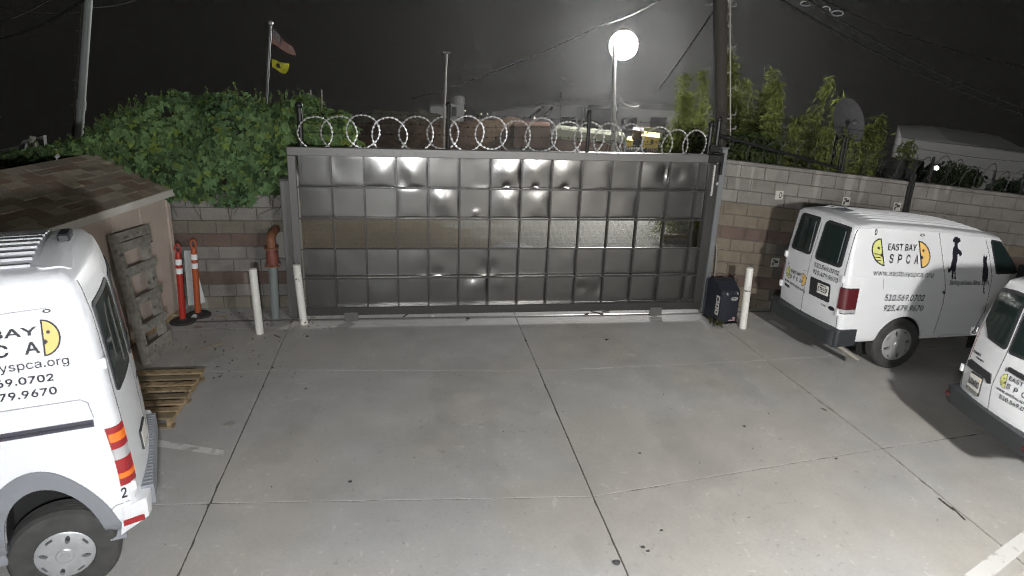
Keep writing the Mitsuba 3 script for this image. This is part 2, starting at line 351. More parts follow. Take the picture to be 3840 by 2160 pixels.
def rmat(r, x):
    if r in (7,) : return 'cmu_red'
    if r in (3,): return 'cmu_red'
    if r >= 10: return 'cmu_pale' if x < 6.8 and rng.random() < .7 else 'cmu_grey'
    if r >= 9 and x > 6.9: return 'cmu_grey'
    return 'cmu_tan'
RY = lambda x: 10.25 - .07 * max(0, x - 5.0)
R_SL = -.088
WALL_R = block_wall('block_wall', 'long block wall behind the vans, grey on top and tan below', 4.94, 11.2, 10.25, -.16, 13, rmat, slope=R_SL, yf=RY,
           row_min=lambda x: 0 if x < 6.3 else 7)
# brown drips and white tags on the right wall
for u, v in ((2925, 733), (3165, 753), (3345, 770), (2908, 985)):
    q = at(u, v, RY(6.5)); x = q[0]; y = RY(x) - .004
    k = thing('wall_tag', {2925: 'square white tag with a dark oval on the right wall, nearest the gate', 3165: 'small pale patch on the wall above the middle of the big van roof', 3345: 'small pale patch on the wall beside the black fence post',
                           2908: 'square pale tag low on the wall beside the rear doors of the big van'}[u], 'tag')
    s = .068 if u != 2908 else .075
    obj('plate', box(x - s, x + s, y - .006, y - .001, q[2] - s * 1.05, q[2] + s * 1.05), 'label_pale', k)
    el = sg.Point(0, 0).buffer(.05, quad_segs=6).difference(sg.Point(0, 0).buffer(.032, quad_segs=6)) if u in (2925,) else shapely.union_all([sg.box(*b) for b in ((-.05, -.05, -.02, .0), (-.015, -.01, .05, .03), (-.045, .03, .0, .055))])
    m = trimesh.creation.extrude_polygon(sa.translate(sa.scale(el, .55, 1.0), .02, 0), .003, engine='earcut') if el.geom_type == 'Polygon' else cat_([trimesh.creation.extrude_polygon(g, .003, engine='earcut') for g in el.geoms])
    m.apply_transform(trimesh.transformations.rotation_matrix(PI / 2, [1, 0, 0])); m.apply_translation([x, y - .0065, q[2]])
    obj('mark', m, 'label_dark', k)

# ---------------------------------------------------------------- shed
EA, EB = np.array([-3.36, 10.40, 1.98]), np.array([-3.98, 7.28, 1.98])     # eave, far and near end
DS = (EB - EA) / np.linalg.norm(EB - EA); LS = np.linalg.norm(EB - EA); NS = np.array([DS[1], -DS[0], 0])   # NS points away from the eave, towards the ridge
NS = NS if NS[0] < 0 else -NS
RUN, RISE = 1.05, .44
t = thing('shed', 'small tan shed with a brown shingle roof at the left', 'shed')
def SP(s, n, z): return EA + DS * s + NS * n + np.array([0, 0, z - EA[2]])
def hexa(s0, s1, n0, n1, z0, z1):
    return trimesh.convex.convex_hull(np.array([SP(s, n, z) for s in (s0, s1) for n in (n0, n1) for z in (z0, z1)]))
obj('wall', hexa(.05, LS - .22, .16, .22, .0, 1.95), 'siding', t)
obj('wall', trimesh.convex.convex_hull(np.array([SP(LS - .28, n, z) for n, z in ((.17, 0), (2.0, 0), (.17, 1.95), (RUN, 2.36), (2.0, 1.95))] + [SP(LS - .23, n, z) for n, z in ((.17, 0), (2.0, 0), (.17, 1.95), (RUN, 2.36), (2.0, 1.95))])), 'siding', t)
for s in np.arange(.75, LS - .3, .61): obj('batten', hexa(s - .012, s + .012, .148, .162, .02, 1.93), 'siding', t)
obj('corner_trim', hexa(.03, .10, .135, .17, .0, 1.93), 'siding', t)
obj('base_board', hexa(.04, LS - .22, .14, .165, .0, .09), 'wood_new', t)
obj('fascia', hexa(-.02, LS + .02, -.03, .0, 1.885, 1.975), 'fascia', t)
obj('drip_edge', hexa(-.02, LS + .03, -.045, .03, 1.977, 1.987), 'fascia', t)
obj('fascia', cat_([beam(SP(LS + .02, -.03, 1.93), SP(LS + .02, RUN, 1.93 + RISE), .03, .09), beam(SP(LS + .02, RUN, 1.93 + RISE), SP(LS + .02, 2 * RUN, 1.93), .03, .09)]), 'fascia', t)
sl = RISE / RUN
rf = obj('roof_deck', trimesh.convex.convex_hull(np.array([SP(s, n, z) for s in (-.01, LS + .01) for n, z in ((0, 1.965), (0, 1.985), (RUN, 1.965 + RISE), (RUN, 1.985 + RISE), (2 * RUN, 1.985), (2 * RUN, 1.965))])), 'shingle', t)
nrow = 9; ex = RUN / nrow; L = math.hypot(1, sl)
for r in range(nrow):
    s = -.03 - rng.random() * .2
    while s < LS + .02:
        wd = .20 + .12 * rng.random(); a, b = max(s, -.03) + .002, min(s + wd, LS + .03) - .002; s += wd
        if b - a < .03: continue
        lift = .006 + .006 * rng.random() + (.010 if rng.random() < .35 else 0); n0 = r * ex - (.02 if r == 0 else .0) - .004 * rng.random(); n1 = (r + 1) * ex + .03
        base = lambda n: 1.986 + sl * n
        V = np.array([SP(x, n, base(n) + z) for x in (a, b) for n, z in ((n0, .001), (n0, .007 + lift), (n1, .012), (n1, .001))])
        F = [[0, 1, 5], [0, 5, 4], [1, 2, 6], [1, 6, 5], [0, 3, 2], [0, 2, 1], [4, 5, 6], [4, 6, 7], [0, 4, 7], [0, 7, 3]]
        m = trimesh.Trimesh(V, F, process=False)
        obj('shingle', m, 'shingle', t, uv=np.tile([rng.random(), rng.random()], (8, 1)))
# ---------------------------------------------------------------- sliding gate
GY = 10.0
BX = lambda c: -1.572 + .466 * c
BZ = lambda r: .237 + .462 * (5 - r)           # r = 0 top ... 5 bottom
g = thing('sliding_gate', 'dark steel sliding gate of dented square sheet panels with one row of open mesh', 'gate')
XR = 4.80
obj('top_rail', bev(-1.70, 4.62, GY - .095, GY + .045, 2.535, 2.655), 'gate_steel', g)
obj('top_rail', bev(4.623, XR + .06, GY - .095, GY + .045, 2.535, 2.655), 'black_steel', g)
obj('bottom_rail', bev(-1.70, XR, GY - .095, GY + .045, .105, .240), 'gate_bar', g)
obj('stile', bev(-1.70, -1.588, GY - .095, GY + .045, .242, 2.533), 'gate_steel', g)
obj('stile', bev(4.665, XR, GY - .095, GY + .045, .242, 2.533), 'gate_bar', g)
obj('weld_joint', cat_([box(-.655, -.645, GY - .099, GY - .09, 2.536, 2.654), box(-.625, -.618, GY - .099, GY - .09, 2.536, 2.654)]), 'gate_steel', g)
for c in range(1, 14):
    obj('upright', bev(BX(c) - .011, BX(c) + .011, GY - .095, GY + .012, .242, 2.533, .003), 'gate_bar', g)
for r in range(1, 5):
    obj('crossbar', bev(-1.586, 4.663, GY - .099, GY - .060, BZ(r) - .012, BZ(r) + .012, .003), 'gate_bar', g)
# (column, row): bulge depth and dents of the sheets; a dent is (u, v, size, depth)
BUL = {(2, 0): .030, (3, 0): .034, (6, 0): .040, (7, 0): .045, (8, 0): .045, (4, 1): .022, (6, 1): .034, (7, 1): .030, (11, 0): .028, (12, 0): .024, (3, 1): .024, (4, 4): .020, (5, 4): .022}
DENT = {(3, 0): [(.25, .25, .22, -.02)], (6, 0): [(.52, .08, .10, -.03), (.75, .5, .3, .02)], (7, 0): [(.48, .06, .10, -.03)], (8, 0): [(.48, .06, .12, -.03)], (5, 1): [(.55, .18, .12, .018)], (4, 1): [(.45, .6, .35, .02)],
        (6, 1): [(.45, .55, .3, .02)], (4, 3): [(.3, .1, .2, -.02)], (5, 3): [(.95, .25, .28, -.03)], (6, 3): [(.05, .25, .25, -.025)], (4, 4): [(.5, .95, .3, .02)], (5, 4): [(.45, .95, .2, -.03), (.7, .7, .3, .015)],
        (6, 4): [(.4, .7, .2, .012)], (9, 4): [(.3, .85, .3, .025), (.25, .55, .2, -.025), (.85, .45, .25, -.02)], (11, 0): [(.9, .55, .2, -.03)], (12, 0): [(.4, .5, .22, -.025)], (10, 1): [(.6, .3, .4, .015)], (3, 3): [(.9, .2, .3, -.012)]}
def sheet_panel(c, r):
    x0, x1 = BX(c) + .008, (BX(c + 1) if c < 13 else 4.668) - .008; z0, z1 = BZ(r + 1) + .004, BZ(r) - .004
    n = 22; U, V = np.meshgrid(np.linspace(0, 1, n), np.linspace(0, 1, n)); 
    edge = np.sin(PI * U) * np.sin(PI * V); w = np.clip(9 * U * (1 - U), 0, 1) * np.clip(9 * V * (1 - V), 0, 1); w = w * w * (3 - 2 * w)
    b = BUL.get((c, r), rng.uniform(-.004, .006)) * .36; q = np.stack([U * 1.5 + c * 3.1, V * 1.3 + r * 5.3, np.full_like(U, c + 17 * r)], -1)
    d = 1.15 * b * edge * (.45 + 1.1 * meshkit.noise(q, 5)) + .007 * w * (meshkit.noise(q * 1.2, 9) - .5)
    for (u, v, s, k) in DENT.get((c, r), []): d = d + .55 * k * np.exp(-((U - u) ** 2 + (V - v) ** 2) / (s * s)) * np.clip(12 * U * (1 - U), 0, 1) * np.clip(14 * V * (1 - V) + .25, 0, 1)
    P = np.stack([x0 + (x1 - x0) * U, GY - .002 - d, z0 + (z1 - z0) * V], -1).reshape(-1, 3)
    i, j = np.meshgrid(np.arange(n - 1), np.arange(n - 1), indexing='ij'); a = (i * n + j).ravel()
    return trimesh.Trimesh(P, np.vstack([np.c_[a, a + 1, a + n + 1], np.c_[a, a + n + 1, a + n]]), process=False)
for r in (0, 1, 3, 4):
    for c in range(14): obj('sheet_panel', sheet_panel(c, r), 'gate_sheet', g, smooth=True)
for c in range(14):
    x0, x1 = BX(c) + .008, (BX(c + 1) if c < 13 else 4.60) - .008; z0, z1 = BZ(3) + .006, BZ(2) - .006; w = .0014; parts = []
    n = int((x1 - x0) / .019)
    for k in range(1, n):
        x = x0 + (x1 - x0) * k / n; top = z1
        if c == 13 and k > n * .55: top = z0 + .02 + .10 * ((k * 7) % 5) / 5
        parts.append(box(x - w, x + w, GY + .002, GY + .004, z0, top))
    for k in range(1, 23):
        z = z0 + (z1 - z0) * k / 23
        xe = x1 if c < 13 else x0 + (x1 - x0) * (.62 + .3 * ((k * 5) % 7) / 7)
        parts.append(box(x0, xe, GY - .001, GY + .001, z - w, z + w))
    obj('mesh_panel', cat_(parts), 'mesh_steel', g)
for x in (-.90, 4.02):
    k = obj('wheel_box', bev(x - .105, x + .105, GY - .122, GY - .097, .012, .16, .004), 'gate_steel', g)
    w = cyl((x, GY - .090, .062), (x, GY - .050, .062), .06, 20); obj('wheel', w, 'zinc', k)
obj('latch', cat_([box(4.80, 4.86, GY - .03, GY + .03, 2.18, 2.22), box(4.72, 4.745, GY - .112, GY - .096, 2.02, 2.50)]), 'zinc', g)
obj('gate_track', cat_([box(-4, 8.5, GY - .02, GY + .02, -.001, .012)]), 'gate_steel', label='thin steel track on the ground under the sliding gate', cat='track')

# posts on either side
def steel_post(x, y, w, d, z, mat, label, capm=None):
    t = thing('gate_post', label, 'post'); obj('shaft', bev(x - w / 2, x + w / 2, y - d / 2, y + d / 2, -.02, z, .008), mat, t)
    obj('cap', bev(x - w / 2 - .012, x + w / 2 + .012, y - d / 2 - .012, y + d / 2 + .012, z + .001, z + .022, .006), mat, t); return t
steel_post(-1.765, 10.36, .20, .46, 2.14, 'gate_steel', 'dark square post at the left end of the gate against the ivy')
steel_post(4.93, 10.06, .095, .095, 2.74, 'post_steel', 'grey steel square post between the gate and the right block wall')
t = thing('gate_guide', 'black steel guide frame at the top right corner of the gate', 'bracket')
obj('frame', cat_([bev(4.70, 4.85, GY + .06, GY + .16, 2.58, 2.78), bev(4.70, 4.86, GY - .09, GY + .10, 2.665, 2.69), bev(4.83, 4.87, GY - .1, GY - .05, 2.35, 2.69)]), 'black_steel', t)
obj('roller', cyl((4.78, GY - .07, 2.63), (4.78, GY - .07, 2.50), .022, 12), 'zinc', t)

# ---------------------------------------------------------------- razor wire and fence posts over the gate
def rod_post(x, y, z0, z1, r, label, knob=True, name='fence_post', mat='black_steel'):
    t = thing(name, label, 'fence post'); obj('shaft', cyl((x, y, z0), (x, y, z1), r, 10), mat, t)
    if knob: obj('knob', trimesh.creation.icosphere(2, r * 1.35).apply_translation([x, y, z1 + r * .6]), mat, t)
    return t
RYW = 10.03
for (u, v0, v1, r, lb) in ((1126, 402, 575, .040, 'black fence post at the left end of the razor wire over the gate'), (1681, 398, 560, .030, 'black fence post on the middle of the gate top'),
                           (2206, 425, 578, .026, 'thin black fence post on the right part of the gate top'), (2657, 470, 640, .036, 'black fence post at the right end of the razor wire over the gate'), (2690, 452, 575, .034, 'black fence post just behind the grey gate post')):
    a, b = at(u, v1, RYW + (.0 if u < 2600 else .13)), at(u, v0, RYW + (.0 if u < 2600 else .13)); x = .5 * (a[0] + b[0])
    rod_post(x, a[1], min(a[2], 2.66) if u < 2600 else 2.3, b[2], r, lb)
t = thing('razor_wire', 'coil of bright razor wire rings standing along the top of the gate', 'razor wire')
CC = [(450, 1005, 108), (632, 1005, 110), (812, 995, 112), (1003, 1017, 114), (1205, 1012, 114), (1410, 1005, 112), (1597, 1005, 112), (1782, 1010, 112), (1958, 1026, 112), (2150, 1026, 112), (2340, 1032, 112), (2520, 1046, 112), (2660, 1056, 112), (2825, 1048, 112), (3020, 1088, 112), (3165, 1090, 108), (3305, 1092, 106)]
def ring(cx, cz, y, R, seed, tilt, thin=1.0):
    rg = np.random.default_rng(seed); n = 168; a = np.linspace(0, 2 * PI, n + 1)
    wob = 1 + .015 * np.sin(3 * a + rg.random() * 6) + .01 * np.sin(5 * a + rg.random() * 6)
    p = np.c_[cx + R * wob * np.cos(a), y + tilt * np.cos(a + .4) + .012 * np.sin(2 * a), cz + R * wob * np.sin(a)]
    ph = (np.arange(n + 1) % 7); r = np.where(ph < 1, .004, np.where(ph < 3, .017, np.where(ph < 5, .012, .005)))
    return tube(p, r * thin, 5, cap=False)
for i, (u, v, R) in enumerate(CC):
    q = at(960 + u / 2.0125, v / 2.0125, RYW); k = R / 2.0125 / FOC * 10.4 * 1.04
    obj('ring', ring(q[0] + .012 * math.sin(i * 5.1), q[2] + .010 * math.sin(i * 3.7), RYW + .05 * (i % 2) - .02, k * (1 + .04 * math.sin(i * 2.3)), 100 + i, .05 + .04 * math.sin(i * 1.7)), 'zinc', t)
t = thing('barbed_wire', 'thin barbed wire strands strung between the posts over the gate', 'barbed wire')
for z in (2.84, 2.98, 3.12):
    x = np.linspace(-1.62, 4.78, 40); pp = np.c_[x, np.full(40, RYW + .09), z + .012 * np.sin(x * 3 + z * 7) - .035 * (x > 2) * (x - 2) / 2.8]
    parts = [tube(pp, .0022, 4)]
    for bx in np.arange(-1.5, 4.7, .14):
        bz = np.interp(bx, x, pp[:, 2]); parts += [beam((bx - .012, RYW + .078, bz - .016), (bx + .012, RYW + .10, bz + .016), .004, .004), beam((bx + .012, RYW + .10, bz - .015), (bx - .010, RYW + .078, bz + .014), .004, .004)]
    obj('strand', cat_(parts), 'black_steel', t)

# ---------------------------------------------------------------- fence on top of the right wall
WTOP = lambda x: -.16 + 13 * .205 + .055 + R_SL * (x - 4.94)
for u, v0, v1, r, lb, two in ((3161, 515, 640, .022, 'black double fence post on the wall in front of the bamboo', True), (3411, 650, 790, .030, 'tall black double fence post running down in front of the wall', True), (3490, 588, 700, .022, 'black fence post on the wall beside the small bright lamp', False),
                              (3720, 640, 745, .022, 'black fence post on the wall near the right edge, left one', False), (3826, 668, 780, .022, 'black fence post on the wall at the right edge', False)):
    y = RY(7.5) + (.1 if u != 3411 else -.06); a, b = at(u, v1, y), at(u, v0, y); x = .5 * (a[0] + b[0])
    k = rod_post(x - (.03 if two else 0), y, a[2] - .1, b[2], r, lb, knob=False)
    if two: obj('shaft', cyl((x + .03, y, a[2] - .1), (x + .03, y, b[2]), r, 10), 'black_steel', k)
    obj('foot_plate', box(x - .07, x + .07, y - .05, y + .05, WTOP(x), WTOP(x) + .015), 'black_steel', k)
t = thing('fallen_pipe', 'black steel pipe slanting from the gate corner down to the wall top', 'pipe')
a, b = at(2702, 508, 10.20), at(3150, 632, 10.10); obj('shaft', cyl(a, b, .026, 10), 'black_steel', t)
t = thing('razor_wire', 'dull coil of razor wire running along the top of the right wall', 'razor wire')
x = 5.0; i = 0
while x < 10.6:
    R = .24; obj('ring', ring(x, WTOP(x) + .20 + .03 * rng.normal(), RY(x) + .12, R * rng.uniform(.85, 1.1), 300 + i, .10 * rng.uniform(.4, 1.6), .55), 'razor_dull', t); x += .27 + .06 * rng.random(); i += 1
t = thing('barbed_wire', 'thin barbed wire strands above the right wall', 'barbed wire')
for dz in (.18, .36, .54, .70):
    pp = np.array([(x, RY(x) + .12, WTOP(x) + dz + .02 * math.sin(x * 2 + dz * 9)) for x in np.linspace(5.0, 10.8, 30)]); obj('strand', tube(pp, .003, 4), 'black_steel', t)
# ---------------------------------------------------------------- plants
def leaves(P, N, size, shape, cols, r, droop=.35):
    """leaf blades at P facing N: (vertices, faces, vertex colours); shape = outline points (along, across, lift)"""
    n = len(P); N = N / np.linalg.norm(N, axis=1, keepdims=True)
    up = np.array([0, 0, -1.0]) + r.normal(0, droop, (n, 3)); A = up - N * (up * N).sum(1, keepdims=True); A /= np.linalg.norm(A, axis=1, keepdims=True)
    B = np.cross(N, A); S = np.array(shape); s = (size * r.uniform(.45, 1.35, n))[:, None]
    V = P[:, None] + s[:, :, None] * (S[None, :, 0:1] * A[:, None] + S[None, :, 1:2] * B[:, None] + S[None, :, 2:3] * N[:, None])
    k = len(S); F = np.array([[0, i, i + 1] for i in range(1, k - 1)])[None] + (np.arange(n) * k)[:, None, None]
    return trimesh.Trimesh(V.reshape(-1, 3), F.reshape(-1, 3), process=False), np.repeat(cols, k, axis=0)
IVY = [(0, 0, .02), (.05, .42, .10), (.45, .50, .0), (.55, .26, .06), (1.05, 0, -.06), (.55, -.26, .06), (.45, -.50, .0), (.05, -.42, .10)]
LANCE = [(0, 0, 0), (.45, .10, .05), (1.0, 0, -.04), (.45, -.10, .05)]
OVAL = [(0, 0, 0), (.3, .26, .05), (.7, .22, .02), (1.0, 0, -.08), (.7, -.22, .02), (.3, -.26, .05)]

# ivy: a thick blanket over the wall and the fence behind it
TOPX = np.array([-7.2, -5.9, -5.2, -4.85, -4.5, -4.1, -3.62, -3.03, -2.6, -2.17, -1.75, -1.46, -1.30, -1.05, -.86, -.74]); TOPZ = np.array([2.2, 2.35, 2.42, 2.50, 2.76, 3.02, 3.22, 3.34, 3.30, 3.27, 3.30, 3.32, 3.16, 3.10, 2.92, 2.62])
BOTX = np.array([-7.2, -4.2, -3.55, -3.3, -2.9, -2.6, -2.3, -2.0, -1.80, -1.70, -1.55, -.72]); BOTZ = np.array([1.6, 1.7, 1.84, 1.86, 1.74, 1.66, 1.82, 1.86, 1.78, 2.2, 2.5, 2.55])
t = thing('ivy_hedge', 'thick dark green ivy hanging over the block wall left of the gate', 'ivy')
r = np.random.default_rng(11); M = 31000
x = r.uniform(-7.0, -.74, M); zt, zb = np.interp(x, TOPX, TOPZ), np.interp(x, BOTX, BOTZ)
zt = zt + .10 * (meshkit.noise(np.c_[x * 3.1, x * 0, x * 0], 3) - .5) + .16 * (meshkit.noise(np.c_[x * 8.1, x * 0, x * 0], 4) - .5); zb = zb + .16 * (meshkit.noise(np.c_[x * 5, x * 0, x * 0], 6) - .5)
v = r.random(M); z = zb + (zt - zb) * v
keep = r.random(M) < np.clip((meshkit.fbm(np.c_[x * 3.6, z * 3.6, z * 0], 3, 91) - .30) * 6, .10, 1)
x, z, v, zt, zb = x[keep], z[keep], v[keep], zt[keep], zb[keep]; M = len(x)
lump = meshkit.fbm(np.c_[x * 1.5, z * 1.5, z * 0], 3, 21) - .5; fine = meshkit.fbm(np.c_[x * 4.2, z * 4.2, z * 0], 2, 31) - .5
prof = np.sqrt(np.clip(4 * v * (1 - v), .0, 1))
front = 10.52 - .30 * prof - .62 * lump * prof - .22 * fine; back = 10.75
over = x > -1.72
layer = r.random(M) ** 1.5 * .55
y = front + layer; y = np.where(over, y + .25, y)
dy = .02; gx = (meshkit.fbm(np.c_[(x + dy) * 1.5, z * 1.5, z * 0], 3, 21) - .5 - lump) / dy * -.62; gz_ = (meshkit.fbm(np.c_[x * 1.5, (z + dy) * 1.5, z * 0], 3, 21) - .5 - lump) / dy * -.62
N = np.c_[gx, -np.ones(M), gz_ * .6 + .45 + 1.2 * (v > .93)] + r.normal(0, .38, (M, 3))
hue = meshkit.fbm(np.c_[x * 1.1, z * 1.1, z * 0], 3, 77); yel_lamplight = np.clip((x + 3.2) / 2.6, 0, 1) * np.clip((z - 2.4) / .9, 0, 1)
col = np.c_[.095 + .075 * hue, .165 + .100 * hue, .085 + .02 * hue] * r.uniform(.3, 1.6, (M, 1))
young_lamplit = (r.random(M) < .10 + .35 * yel_lamplight * hue)[:, None]; col = np.where(young_lamplit, np.c_[.17 + .07 * hue, .24 + .08 * hue, .075 + 0 * hue] * r.uniform(.7, 1.15, (M, 1)), col)  # yellow leaves: some young anywhere, extra at upper right painted as lamp light
m, c = leaves(np.c_[x, y, z], N, .098, IVY, col, r)
obj('foliage', m, 'leaf', t, kind='stuff', color=c)
# shoots that stand up from its top, and stalks
parts = []; LP, LN = [], []
for k in range(75):
    xx = r.uniform(-5.2, -.8); zz = float(np.interp(xx, TOPX, TOPZ)) - .08; h = r.uniform(.06, .20) * (1.5 if r.random() < .12 else 1); yy = 10.42 + r.uniform(-.1, .2) + (.25 if xx > -1.72 else 0)
    b = np.array([xx + r.normal(0, .06), yy + r.normal(0, .05), zz + h]); parts.append(tube([(xx, yy, zz), ((xx + b[0]) / 2 + .01, yy, zz + h * .55), b], [.005, .004, .002], 4))
    for q in np.linspace(.25, 1.0, 6): LP.append(np.array([xx, yy, zz]) * (1 - q) + b * q); LN.append((r.normal(0, .6), -1, .5 + r.normal(0, .4)))
obj('shoot', cat_(parts), 'stem', t, kind='stuff')
LP, LN = np.array(LP), np.array(LN, float); col = np.c_[np.full(len(LP), .11), np.full(len(LP), .185), np.full(len(LP), .055)] * r.uniform(.6, 1.3, (len(LP), 1))
m, c = leaves(LP, LN, .050, OVAL, col, r); obj('shoot_leaf', m, 'leaf', t, kind='stuff', color=c)
parts = []
for k in range(26):
    xx = r.uniform(-3.5, -1.8) if k < 14 else r.uniform(-2.1, -1.75); zz = r.uniform(1.6, 2.0); parts.append(tube([(xx, 10.56, zz + .25), (xx + r.normal(0, .06), 10.55, zz), (xx + r.normal(0, .10), 10.57, zz - r.uniform(.05, .25))], .004, 4))
obj('stalk', cat_(parts), 'stem', t, kind='stuff')
# thin poles sticking out of the ivy
for u, v0, v1 in ((1165, 337, 372), (1206, 336, 400)):
    a, b = at(u, v1, 10.8), at(u, v0, 10.8); k = thing('garden_stake', {1165: 'thin pale stake standing out of the ivy top, left of two', 1206: 'thin pale stake standing out of the ivy top, right of two'}[u], 'stake'); obj('shaft', cyl(a - [0, 0, .3], b, .012, 6), 'wood_grey', k)

# bamboo behind the right wall: every clump leans and thins out upwards
def bamboo(label, u0, v_top, width, y, n_culm, n_leaf, seed, lean=0.0, dull=0.0, vb=640):
    t = thing('bamboo', label, 'bamboo', group=None); r = np.random.default_rng(seed)
    top = at(u0, v_top, y); base = at(u0, vb, y); zb = -1.2; H = top[2] - zb; X = top[0]; parts = []; LP = []
    for k in range(n_culm):
        bx = X - lean + r.normal(0, width * .30); by = y + r.normal(0, .35); h = H * (1.0 if k == 0 else r.uniform(.60, .97)); tx = (X if k == 0 else bx + lean + r.normal(0, width * .25)); ty = by + r.normal(0, .3)
        s = np.linspace(0, 1, 9); p = np.c_[bx + (tx - bx) * s ** 1.6, by + (ty - by) * s ** 1.6, zb + h * s - .04 * h * s ** 4 * 0]
        p[-2:, 0] += np.array([.02, .07]) * H * .25 * r.choice([-1, 1]); parts.append(tube(p, np.linspace(.022, .004, 9), 5))
        m_ = int(n_leaf * 1.6) // n_culm; s = 1 - r.random(m_) ** 1.15 * .72; c = np.stack([np.interp(s, np.linspace(0, 1, 9), p[:, i]) for i in range(3)], 1)
        rad = (.05 + .34 * np.sqrt(np.clip(1.02 - s, 0, 1))) * min(1.0, width); c += r.normal(0, 1, (m_, 3)) * rad[:, None] * np.array([.62, .62, .35]); LP.append(c)
    obj('culm', cat_(parts), 'bamboo_culm', t, kind='stuff')
    LP = np.vstack(LP); n = len(LP); N = r.normal(0, .7, (n, 3)) + np.array([0, -.6, .55])
    hue = meshkit.fbm(LP * 2.3, 3, seed)[:, None]; col = np.array([[.23, .27, .085]]) * (.45 + 1.1 * hue) * r.uniform(.6, 1.35, (n, 1)) * (1 - dull)
    m, c = leaves(LP, N, .150, LANCE if seed % 2 else [(0, 0, 0), (.4, .15, .05), (1.0, 0, -.06), (.4, -.15, .05)], col, r, .9)
    obj('foliage', m, 'leaf', t, kind='stuff', color=c); return t
for a in (('bushy bamboo clump just left of the big dark utility pole', 2590, 272, .95, 16.2, 7, 4600, 41), ('bamboo stem clump with its tip close beside the left side of the dark pole', 2655, 265, .70, 16.6, 5, 3600, 43),
          ('tall bamboo clump directly right of the dark pole, its tip the highest of all', 2762, 195, .85, 15.8, 6, 3600, 44), ('broad bamboo clump with a drooping crown, second right of the dark pole', 2870, 262, 1.05, 15.0, 8, 4200, 45),
          ('bamboo clump whose narrow tip stands left of the steeply leaning tip', 2968, 310, .55, 13.0, 5, 2600, 46), ('bamboo with a steep tip leaning right, left of the satellite dish', 3068, 290, .55, 13.3, 5, 2600, 47, .25), ('low bamboo clump in front of the left edge of the satellite dish', 3100, 432, .75, 12.4, 6, 2600, 48),
          ('bamboo clump with a pointed tip just right of the satellite dish', 3200, 368, .60, 13.0, 5, 2800, 49), ('sparse dull bamboo clump, rightmost of those with a thin twiggy tip', 3318, 432, .70, 12.6, 6, 2400, 50, 0, .35), ('low dull bamboo at the left end of the pale right warehouse', 3395, 520, .85, 12.2, 6, 2200, 51, 0, .5)):
    bamboo(*a)
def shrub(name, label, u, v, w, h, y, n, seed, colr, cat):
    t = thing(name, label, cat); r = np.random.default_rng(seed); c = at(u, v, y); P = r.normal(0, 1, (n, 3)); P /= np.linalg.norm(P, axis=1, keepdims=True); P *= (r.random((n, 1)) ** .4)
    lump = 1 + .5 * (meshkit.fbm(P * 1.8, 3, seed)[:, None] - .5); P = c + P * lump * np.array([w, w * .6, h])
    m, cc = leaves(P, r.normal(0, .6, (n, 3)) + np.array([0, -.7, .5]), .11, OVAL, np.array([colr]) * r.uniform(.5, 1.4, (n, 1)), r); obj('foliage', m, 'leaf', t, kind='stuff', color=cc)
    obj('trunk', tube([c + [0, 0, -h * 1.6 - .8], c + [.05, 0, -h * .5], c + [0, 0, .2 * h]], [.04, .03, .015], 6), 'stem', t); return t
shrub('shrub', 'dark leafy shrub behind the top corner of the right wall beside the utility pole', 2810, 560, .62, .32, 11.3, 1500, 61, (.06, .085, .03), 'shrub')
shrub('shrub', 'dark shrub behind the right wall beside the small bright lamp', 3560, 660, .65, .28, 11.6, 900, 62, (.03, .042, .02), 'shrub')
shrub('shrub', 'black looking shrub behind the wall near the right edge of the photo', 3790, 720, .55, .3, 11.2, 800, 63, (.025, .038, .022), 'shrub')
shrub('shrub', 'low green weeds and ivy leaves behind the ridge of the shed roof', 140, 640, .42, .16, 9.9, 700, 64, (.05, .09, .035), 'weeds')
shrub('shrub', 'small leafy shrub seen through the last rings of razor wire', 2570, 545, .75, .46, 16.5, 1300, 65, (.075, .10, .035), 'shrub')
# weeds and grass at the foot of the gate post
t = thing('weed_tuft', 'tuft of dry green weeds at the foot of the grey gate post', 'weeds'); r = np.random.default_rng(5); P = []
for k in range(260):
    u = r.uniform(2668, 2700); q = on(u + r.normal(0, 10), 1195 + (u - 2668) * .9 + r.normal(0, 5)); P.append(q)
P = np.array(P); N = np.c_[r.normal(0, 1, len(P)), r.normal(0, 1, len(P)), np.full(len(P), .2)]
m, c = leaves(P + [0, 0, .05], N, .075, LANCE, np.array([[.10, .10, .05]]) * r.uniform(.5, 1.4, (len(P), 1)), r, .8); obj('blades', m, 'leaf', t, kind='stuff', color=c)
